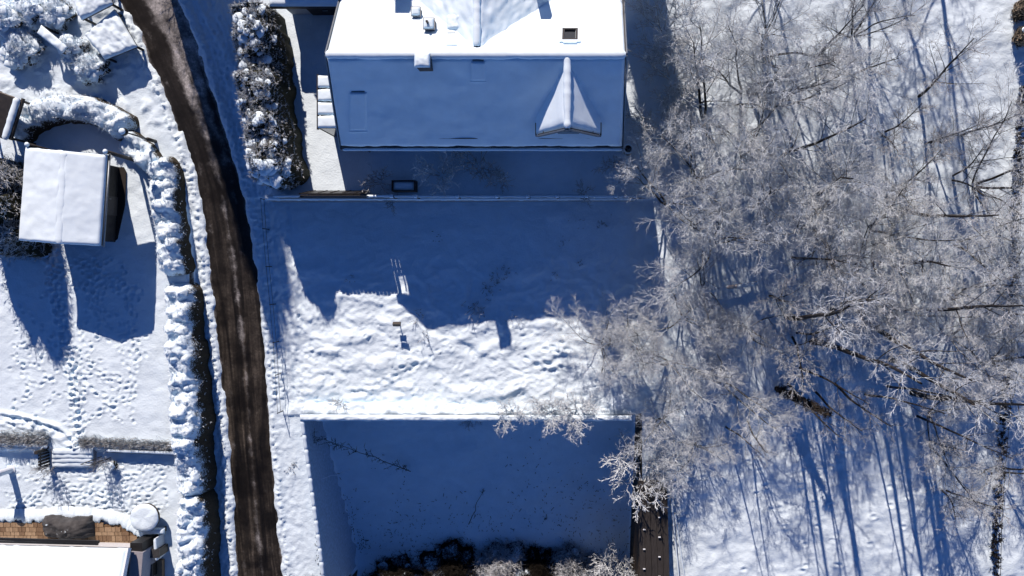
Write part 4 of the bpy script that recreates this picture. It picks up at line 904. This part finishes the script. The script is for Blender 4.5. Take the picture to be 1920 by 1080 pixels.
for v in dsk.data.vertices: v.co.z += .05*float(fbm(v.co.x*3, v.co.y*3, 4, 2)); v.co.x += .03*float(vnoise(v.co.y*6, v.co.z*4, 3))
p = U(286, 996, -1.2); bn = thing('garden_bench', gp(p.x, p.y), 'small snow-topped bench below the round table', 'bench'); zb_ = float(gz(p.x, p.y))
MB().box(p.x-.75, p.x+.75, p.y-.2, p.y+.2, zb_+.4, zb_+.47).build('seat', M_DWOOD, bn); V, F = patch((p.x-.75, p.y-.2, zb_+.47), (p.x+.75, p.y-.2, zb_+.47), (p.x+.75, p.y+.2, zb_+.47), (p.x-.75, p.y+.2, zb_+.47), .06, .02, .16, 4, .4, .1); arr_mesh('seat_snow', V, F, M_SNOW, bn, smooth=True)
for s_ in (-1, 1): MB().box(p.x+s_*.55-.05, p.x+s_*.55+.05, p.y-.15, p.y+.15, zb_-.1, zb_+.398).build('leg', M_DWOOD, bn)

# ------------------------------------------------------------------ field between the fences
c = G(750, 606)
fd = thing('bird_feeder', c, 'small dark bird feeder on a thin post in the sunny snow', 'bird feeder')
MB().tube([c-Vector((0, 0, .2)), c+Vector((0, 0, .6))], .035, 8).build('post', M_DWOOD, fd); MB().box(c.x-.2, c.x+.2, c.y-.13, c.y+.13, c.z+0.600, c.z+0.680).build('tray', M_BLACK, fd)
MB().prism([(c.x-.24, c.y-.15, c.z+0.900), (c.x-.24, c.y+.15, c.z+0.900), (c.x-.24, c.y, c.z+1.050)], (.48, 0, 0)).build('roof', M_BLACK, fd)
for sx in (-1, 1): MB().box(c.x+sx*.16-.02, c.x+sx*.16+.02, c.y-.02, c.y+.02, c.z+0.681, c.z+0.910).build('upright', M_DWOOD, fd)
P0 = []; P1 = []
for px, py, n_, r_, h_ in ((820, 445, 9, .4, .3), (930, 525, 30, .5, .5), (915, 545, 20, .5, .4), (945, 505, 15, .4, .4), (1130, 425, 16, .4, .3), (1085, 495, 12, .2, .3), (1040, 520, 12, .3, .25), (1055, 450, 8, .3, .3), (885, 575, 16, .3, .6), (900, 585, 14, .4, .7), (785, 595, 14, .3, .5), (660, 520, 6, .3, .4), (960, 590, 8, .4, .6), (1085, 420, 6, .4, .3), (800, 630, 10, .3, .6), (545, 880, 14, .25, .25), (552, 872, 14, .2, .25)):
    q = np.array(G(px, py))
    for k in range(n_):
        d = rg.normal(size=3)*[.45, .45, .1]+[0, 0, 1]; d /= np.linalg.norm(d); s_ = q+[rg.normal()*r_*.6, rg.normal()*r_*.6, -.1]; e = s_+d*h_*rg.uniform(.5, 1.3)
        P0.append(s_); P1.append(e)
        for j in range(2): w_ = s_+(e-s_)*rg.uniform(.4, .9); P0.append(w_); P1.append(w_+(d+rg.normal(size=3)*.6)*h_*.25)
V, F = seg_mesh(P0, P1, np.full(len(P0), .014), np.full(len(P0), .01)); o = arr_mesh('dead_weeds', V, F, M_FROSTD); props(o, 'dark dead weed stalks poking through the field snow', 'weeds', kind='stuff')
# wire fence along the field edge
wf = thing('wire_fence', G(515, 560), 'thin wire fence along the field beside the lane verge', 'fence')
wp_ = [(500, 375), (504, 430), (510, 500), (517, 570), (523, 640), (527, 700), (531, 770)]
wpt = [G(*p_) for p_ in wp_]
for p_ in wpt: MB().tube([p_-Vector((0, 0, .2)), p_+Vector((0, 0, 1.0))], .03, 6).build('post', M_DWOOD, wf)
for h_ in (.45, .95): MB().tube([p_+Vector((0, 0, h_)) for p_ in wpt], .012, 5).build('wire', M_BLACK, wf)

# ------------------------------------------------------------------ shaded lower yard
def ground_branch(px0, py0, px1, py1, n_, seed, mt, name, label, r=.03, ln=.5):
    rg_ = np.random.default_rng(seed); a, b_ = np.array(G(px0, py0))+[0, 0, .12], np.array(G(px1, py1))+[0, 0, .1]; A0, A1, RA, RB = [], [], [], []
    pts = [a+(b_-a)*i/8+np.array([0, 0, .05*math.sin(i)])+rg_.normal(size=3)*[.05, .05, .01] for i in range(9)]
    for i in range(8): A0.append(pts[i]); A1.append(pts[i+1]); RA.append(r*(1-i*.08)); RB.append(r*(1-(i+1)*.08))
    d = (b_-a)/np.linalg.norm(b_-a)
    for k in range(n_):
        t_ = rg_.random(); s_ = a+(b_-a)*t_+[0, 0, .05]; v_ = d*rg_.uniform(.3, 1)+np.array([-d[1], d[0], 0])*rg_.choice([-1, 1])*rg_.uniform(.2, .9)+[0, 0, rg_.uniform(0, .2)]; e = s_+v_*ln*rg_.uniform(.3, 1.2)
        A0.append(s_); A1.append(e); RA.append(r*.5); RB.append(r*.25)
        for j in range(4): w_ = s_+(e-s_)*rg_.uniform(.3, 1); A0.append(w_); A1.append(w_+rg_.normal(size=3)*[.12, .12, .04]); RA.append(r*.45); RB.append(r*.3)
    V, F = seg_mesh(A0, A1, RA, RB, 4); o = arr_mesh(name, V, F, mt, origin=tuple(a)); return props(o, label, 'branch')
ground_branch(768, 880, 590, 808, 46, 3, M_WEED, 'fallen_branch', 'long dark leafy branch lying in the shaded lower yard snow', .03, .7)
ground_branch(582, 906, 658, 878, 3, 4, M_FROST, 'fallen_branch', 'short pale frosted stick lying near the left yard wall', .03, .2)
ground_branch(880, 981, 907, 916, 2, 5, M_WEED, 'fallen_branch', 'straight dark stick lying alone on shaded snow', .028, .15)
for k, (px, py, r_, h_, lab) in enumerate(((640, 1085, 1.3, 1.3, 'dark evergreen bush at the bottom edge, leftmost of the row'), (850, 1060, 1.5, 1.5, 'dark evergreen bush at the bottom edge, second of the row'), (935, 1062, 1.6, 1.6, 'dark evergreen bush at the bottom edge, middle of the row'), (1010, 1062, 1.5, 1.5, 'dark evergreen bush at the bottom edge, fourth of the row'), (1072, 1066, 1.3, 1.6, 'dark evergreen bush at the bottom edge beside the wooden deck'), (745, 1088, 1.4, 1.2, 'low dark evergreen bush at the bottom edge between its neighbours'))):
    bush('evergreen_bush', px, py, r_*1.15, h_*.5, lab, rag=.5, mt=M_IVY, seed=60+k, spr=2600, pads=12, sprm=M_IVY if k % 2 else M_FROSTD, group='dark evergreen row', sl=.5)
P0 = []; P1 = []
for k in range(1500):                      # leaf litter and twigs blown over the shaded yard
    px = rg.uniform(600, 1190); py = 1075-abs(rg.normal())*75*(1+.6*(px > 950)); 
    if py < 815: continue
    q = np.array(G(px, py, .03)); d = rg.normal(size=3)*[1, 1, .15]; P0.append(q); P1.append(q+d*rg.uniform(.03, .13))
V, F = seg_mesh(P0, P1, np.full(len(P0), .022), np.full(len(P0), .016)); o = arr_mesh('leaf_litter', V, F, M_WEED); props(o, 'dark leaf litter scattered over the shaded lower yard', 'leaf litter', kind='stuff')
put('S', 'frosted_shrub', G(1150, 1050), 4.2, 'sunlit frosted shrub beside the wooden shed roof at bottom', 'shrub', wide=.6)
put('S', 'frosted_shrub', G(1125, 1085), 4.4, 'sunlit frosted shrub at the bottom edge left of shed roof', 'shrub', wide=.6)
# wooden shed roof
ws = thing('wooden_shed', (4.3, -17, -5), 'weathered dark wooden shed roof strip at the lower edge of the wood', 'shed')
x0, x1 = 3.35, 5.3
for k in range(5):
    a = x0+(x1-x0)*k/5; bq = x0+(x1-x0)*(k+1)/5-.02; za = -2.5-.03*(k % 2)
    MB().prism([(a, -13.7-.08*math.sin(k*2.1), za), (bq, -13.7-.08*math.sin(k*2.1), za), (bq+.25, -23, za-.2), (a+.25, -23, za-.2)], (0, 0, -.06)).build('plank', M_DWOOD, ws)
MB().prism([(x0+.15, -13.95, -8.6), (x1-.15, -13.95, -8.6), (x1+.1, -22.9, -8.6), (x0+.4, -22.9, -8.6)], (0, 0, 5.75)).build('wall', M_DWOOD, ws)
for k in range(4):
    for s_ in (0, 1):
        yy = -15.6-k*1.3-s_*.5; MB().box(x0+.35+s_*1.0, x0+.5+s_*1.0, yy-.025, yy+.025, -2.53-.02*k, -2.43-.02*k).build('clip', M_WHITE, ws)
rl_ = thing('leaning_rails', (5.7, -17, -4), 'two snowy rails lying along the right side of wooden shed', 'rails')
for s_, (a, b_) in enumerate((((1257, 930), (1272, 1085)), ((1264, 960), (1283, 1085)))):
    q0, q1 = G(*a, .35), G(*b_, .3); rr2 = MB().bar(q0, q1, .1, .12).build('rail', M_DWOOD, rl_); snow_roll('rail_snow', q0+Vector((0, 0, .07)), q1+Vector((0, 0, .07)), .06, M_SNOW, rr2, s_)

# ------------------------------------------------------------------ shrubs in the house yard
for k, px, py, h_, w_, lab in (('T', 712, 338, 1.6, .9, 'small frosted shrub left of the planter box'), ('S', 828, 328, 2.3, .8, 'bushy frosted shrub in the yard right of the planter box'), ('T', 897, 312, 2.6, .95, 'open frosted shrub close under the house eave'), ('T', 940, 338, 1.2, 1., 'thin low twiggy shrub right of the open shrub'), ('T', 1092, 362, 1.3, .8, 'small dark shrub growing through the yard fence'), ('T', 1160, 312, 1.8, .9, 'faint frosted shrub below the rain barrel'), ('T', 735, 372, 1.2, .9, 'low twiggy shrub just below the board fence')):
    put(k, 'frosted_shrub', G(px, py), h_, lab, 'shrub', 'shrubs in the house yard', wide=w_)
for k, px, py, h_, lab in (('S', 885, 780, 1.0, 'frosted shrub hanging over the lower wall, leftmost'), ('S', 960, 776, 1.3, 'frosted shrub drooping over the lower wall, second'), ('S', 1030, 772, 1.5, 'frosted shrub on the lower wall, third from left'), ('S', 1085, 770, 1.7, 'frosted shrub on the lower wall nearest the wood'), ('T', 640, 755, .8, 'small twiggy shrub near the left end of lower wall')):
    put(k, 'frosted_shrub', G(px, py), h_, lab, 'shrub', 'shrubs along the lower wall', wide=1.1)

# ------------------------------------------------------------------ the wood on the right
T_ = [
 ('C', 1475, 55, 8.5, 'dense white frosted tree at the top edge of the wood'),
 ('F', 1570, 70, 7.0, 'greyish frosted tree right of the dense one at top edge'),
 ('D', 1425, 140, 7.5, 'dense frosted tree left of the snowy clearing, upper wood'),
 ('E', 1640, 110, 6.5, 'dark-twigged tree at the left rim of the upper clearing'),
 ('S', 1245, 60, 3.0, 'dim frosted bush in the house shadow near the top edge'),
 ('S', 1262, 150, 3.2, 'dim frosted bush beside the right house wall'),
 ('S', 1240, 235, 3.0, 'dim frosted bush just right of the lower house corner'),
 ('D', 1345, 200, 7.5, 'pale frosted tree nearest the right house wall'),
 ('C', 1445, 245, 8.0, 'pale frosted tree in the middle of the upper wood'),
 ('B', 1540, 250, 10., 'tall frosted tree left of the sunny clearing'),
 ('C', 1330, 320, 7.5, 'frosted tree beside the gap at the rain barrel'),
 ('D', 1262, 372, 6.0, 'white frosted tree reaching left towards the yard fence'),
 ('A', 1440, 375, 8.6, 'tall frosted tree with dark leaning trunk, centre of the wood'),
 ('A', 1590, 345, 9.4, 'tallest dark-trunked tree leaning outward near the clearing'),
 ('E', 1800, 140, 9.0, 'lone sparse tree on the bright clearing at top right'),
 ('F', 1790, 250, 6.0, 'thin sparse tree on the clearing below the lone one'),
 ('B', 1690, 420, 8.6, 'tall grey tree below the lower edge of the clearing'),
 ('Q', 1800, 365, 13., 'sparse dark-limbed tree near the right fence line, upper'),
 ('C', 1360, 450, 7.5, 'frosted tree above the fallen birch log'),
 ('E', 1530, 480, 8.6, 'broad grey frosted tree right of the birch log'),
 ('D', 1640, 520, 8.5, 'dense grey tree right of centre in the wood'),
 ('A', 1760, 500, 9.4, 'tall dark-limbed tree in the right middle wood'),
 ('B', 1870, 450, 8.6, 'tall tree close to the right frame edge, middle'),
 ('C', 1180, 640, 5.5, 'white frosted tree spreading left over the sunny field'),
 ('D', 1265, 690, 6.5, 'dense white frosted tree above the end of the lower wall'),
 ('C', 1290, 600, 6.5, 'frosted tree just below the right end of the house shadow'),
 ('D', 1370, 730, 7.0, 'dense pale tree above the shaded trunk stripes'),
 ('C', 1250, 800, 5.5, 'pale frosted tree where the lower wall meets the wood'),
 ('P', 1590, 620, 17., 'tall straight tree casting the leftmost broad shadow stripe'),
 ('P', 1650, 680, 17., 'tall straight tree casting the second broad shadow stripe'),
 ('Q', 1690, 600, 16., 'slender tall tree casting thin shadow stripes, left one'),
 ('Q', 1770, 630, 16., 'slender tall tree right of the broad shadow stripes'),
 ('P', 1830, 720, 16., 'tall tree in the lower right wood with frosted crown'),
 ('Q', 1870, 600, 15., 'sparse tall tree beside the right fence line, lower'),
 ('P', 1880, 800, 16., 'tall dark-trunked tree by the right edge, lower thicket'),
 ('F', 1800, 860, 7.0, 'thin tree in the bottom right thicket'),
 ('D', 1850, 550, 9.0, 'dense grey tree near the right frame edge, below middle'),
 ('S', 1200, 870, 3.4, 'bare-branched white shrub reaching over the shaded yard'),
 ('C', 1310, 850, 5.0, 'pale frosted tree above the wooden shed roof'),
 ('C', 1420, 620, 6.0, 'frosted tree below the fallen birch log'),
 ('E', 1480, 560, 7.9, 'slender dark tree in the very middle of the wood'),
 ('C', 1560, 410, 8.0, 'mid-height frosted tree between the two leaning trunks'),
 ('D', 1330, 540, 5.5, 'low frosted tree left of the fallen birch log'),
 ('C', 1600, 480, 7.5, 'mid-height frosted tree right of the birch log'),
 ('C', 1830, 640, 8.0, 'dense frosted tree in the right thicket, lower part'),
 ('C', 1128, 655, 5.5, 'low white frosted thicket tree reaching furthest into the field'),
 ('F', 1700, 230, 6.0, 'thin sparse tree at the left rim of the clearing'),
 ('E', 1870, 230, 7.0, 'sparse tree beside the upper right boundary fence'),
 ('F', 1840, 320, 6.0, 'thin sparse tree low on the clearing near the fence'),
 ('C', 1640, 30, 6.0, 'frosted tree at the top edge left of the clearing'),
 ('F', 1820, 950, 6.0, 'thin sparse tree near the bottom right corner'),
 ('D', 1480, 175, 6.5, 'low dense frosted tree in the upper wood thicket'),
 ('F', 1530, 640, 8.0, 'thin dark tree left among the stripes, lower middle'),
 ('F', 1730, 340, 7.0, 'thin tree at the lower rim of the clearing'),
 ('D', 1770, 790, 5.5, 'dense low tree between the shadow stripes and thicket'),
 ('C', 1905, 330, 8.0, 'dense tree cut by the right frame edge, uppermost'),
 ('D', 1915, 540, 8.0, 'dense tree cut by the right frame edge, middle one'),
 ('C', 1910, 690, 8.0, 'dense tree cut by the right frame edge, below the middle'),
 ('D', 1900, 900, 6.0, 'dense low tree at the right edge near the bottom corner'),
 ('C', 1690, 460, 7.0, 'low frosted tree under the tall grey one, right wood'),
 ('D', 1720, 590, 6.5, 'low frosted tree in the right middle thicket'),
]
for k, px, py, h_, lab in T_:
    if k == 'S': put('S', 'frosted_bush', G(px, py), h_, lab, 'bush', 'frosted undergrowth')
    else:
        wd = 1.
        if k in 'CD' and py > 500: h_ *= .66; wd = 1.4          # low spreading thicket in the lower half
        put_crown(k, 'frosted_tree', px, py, h_, lab, 'tree', 'frosted trees of the wood', frac=.72 if k in 'PQ' else .62, tilt=prng.uniform(0, .09), tdir=prng.uniform(0, 6.28), wide=wd)
for (px, py, h_), lab in zip(((1478, 720, 13), (1500, 690, 12), (1530, 735, 12), (1566, 720, 13), (1622, 740, 12), (1665, 725, 13), (1360, 800, 9), (1402, 790, 10), (1720, 780, 12)), ('thin stem at the left end of the stripes, beside the ivy trunk', 'thin stem just above the ivy-clad trunk', 'thin stem rising through the ivy-clad trunk', 'thin stem right of the ivy-clad trunk tip', 'thin stem in the middle of the striped clearing', 'thin stem right of the striped clearing middle', 'thin stem left of the striped clearing, lower one', 'thin stem left of the striped clearing, right one', 'thin stem at the right end of the striped clearing')):
    put('Q', 'slender_tree', G(px, py), h_, lab, 'tree', 'slender stems of the clearing', tilt=prng.uniform(0, .06), tdir=prng.uniform(0, 6.28), wide=.62)
# trees beyond the frame that send shadow stripes onto the clearing
put('B', 'frosted_tree', gp(17, 25), 13., 'tree above the top edge shading the upper clearing', 'tree'); put('A', 'frosted_tree', gp(20.5, 26), 13., 'tree above the top edge right of its neighbour', 'tree')
put('B', 'frosted_tree', gp(10, 24), 12., 'tree above the top edge near the house wing', 'tree')
bush('shade_conifer', 0, 0, 1.6, 15, 'tall dark conifer shape added above the top edge to shade the lane verge', mt=M_CONI, seed=95, spr=3000, pads=20, cat='tree', sl=.8, pos=gp(-25.2, 21.5))  # unseen blocker added to throw shade on the lane verge
bush('shade_conifer', 0, 0, 1.2, 9, 'shorter dark conifer shape added above the top edge for shade beside the hedge', mt=M_CONI, seed=96, spr=2000, pads=20, cat='tree', sl=.7, pos=gp(-23.2, 20.5))  # second unseen blocker, added to widen the verge shade
bush('shade_conifer', 0, 0, 1.6, 9, 'dark conifer shape added above the top edge to shade the passage right of the house', mt=M_CONI, seed=99, spr=2500, pads=20, cat='tree', sl=.7, pos=gp(2.3, 20.5))  # unseen stand-in added so shade falls right of the house
# fallen birch, ivy-covered trunk
a, b_ = G(1312, 546, .35), G(1416, 531, .5)
fb = thing('fallen_birch', (a+b_)/2, 'white snow-covered birch log lying across the wood floor', 'log'); MB().tube([a, a+(b_-a)*.5+Vector((0, 0, .1)), b_], [.1, .13, .15], 10).build('log', M_BIRCH, fb, smooth=True); snow_roll('log_snow', a+Vector((0, 0, .1)), b_+Vector((0, 0, .12)), .13, M_SNOW, fb, 8)
g0 = G(1455, 728); top = Vector(g0)+Vector((2.2, -1.0, 3.6))
iv = thing('ivy_trunk', g0, 'dark brown ivy-clad leaning trunk above the shadow stripes', 'tree trunk')
pts = [Vector(g0)+(top-Vector(g0))*i/8+Vector((0, 0, .12*math.sin(i*1.7))) for i in range(9)]
MB().tube(pts, [.16, .2, .24, .27, .27, .24, .2, .16, .1], 12).build('trunk', M_IVY, iv, smooth=True)
PP = np.array([np.array(p_)+rg.normal(size=3)*.15 for p_ in pts[1:] for _ in range(60)]); sprays_on(iv, PP, 900, .18, .02, M_WEED, 5, 'ivy')
# right boundary: overgrown fence and brown conifers
rf = thing('boundary_fence', G(1890, 560), 'dark overgrown wire fence running down the right edge', 'fence')
rp_ = [G(*p_) for p_ in ((1912, 165), (1906, 250), (1900, 330), (1896, 420), (1893, 520), (1885, 640), (1878, 760), (1868, 880), (1862, 980), (1860, 1085))]
for p_ in rp_: MB().tube([p_-Vector((0, 0, .2)), p_+Vector((0, 0, 1.2))], .05, 7).build('post', M_DWOOD, rf)
for h_ in (.5, 1.1): MB().tube([p_+Vector((0, 0, h_)) for p_ in rp_], .02, 5).build('wire', M_BLACK, rf)
FP = np.array([np.array(a)+(np.array(b_)-np.array(a))*rg.random()+rg.normal(size=3)*[.07, .07, .0]+[0, 0, rg.uniform(0, 1.0)] for a, b_ in zip(rp_[:-1], rp_[1:]) for _ in range(70)])
sprays_on(rf, FP, 2600, .16, .022, M_IVY, 6, 'climbers', up=.0)['kind'] = 'stuff'
bush('brown_conifer', 1912, 22, .55, 2.2, 'brown conifer in the top right corner', mt=M_IVY, seed=91, spr=900, pads=3, sprm=M_GRASS)
bush('brown_conifer', 1912, 72, .5, 1.9, 'brown conifer just below the corner one on the right edge', mt=M_IVY, seed=92, spr=900, pads=3, sprm=M_GRASS)
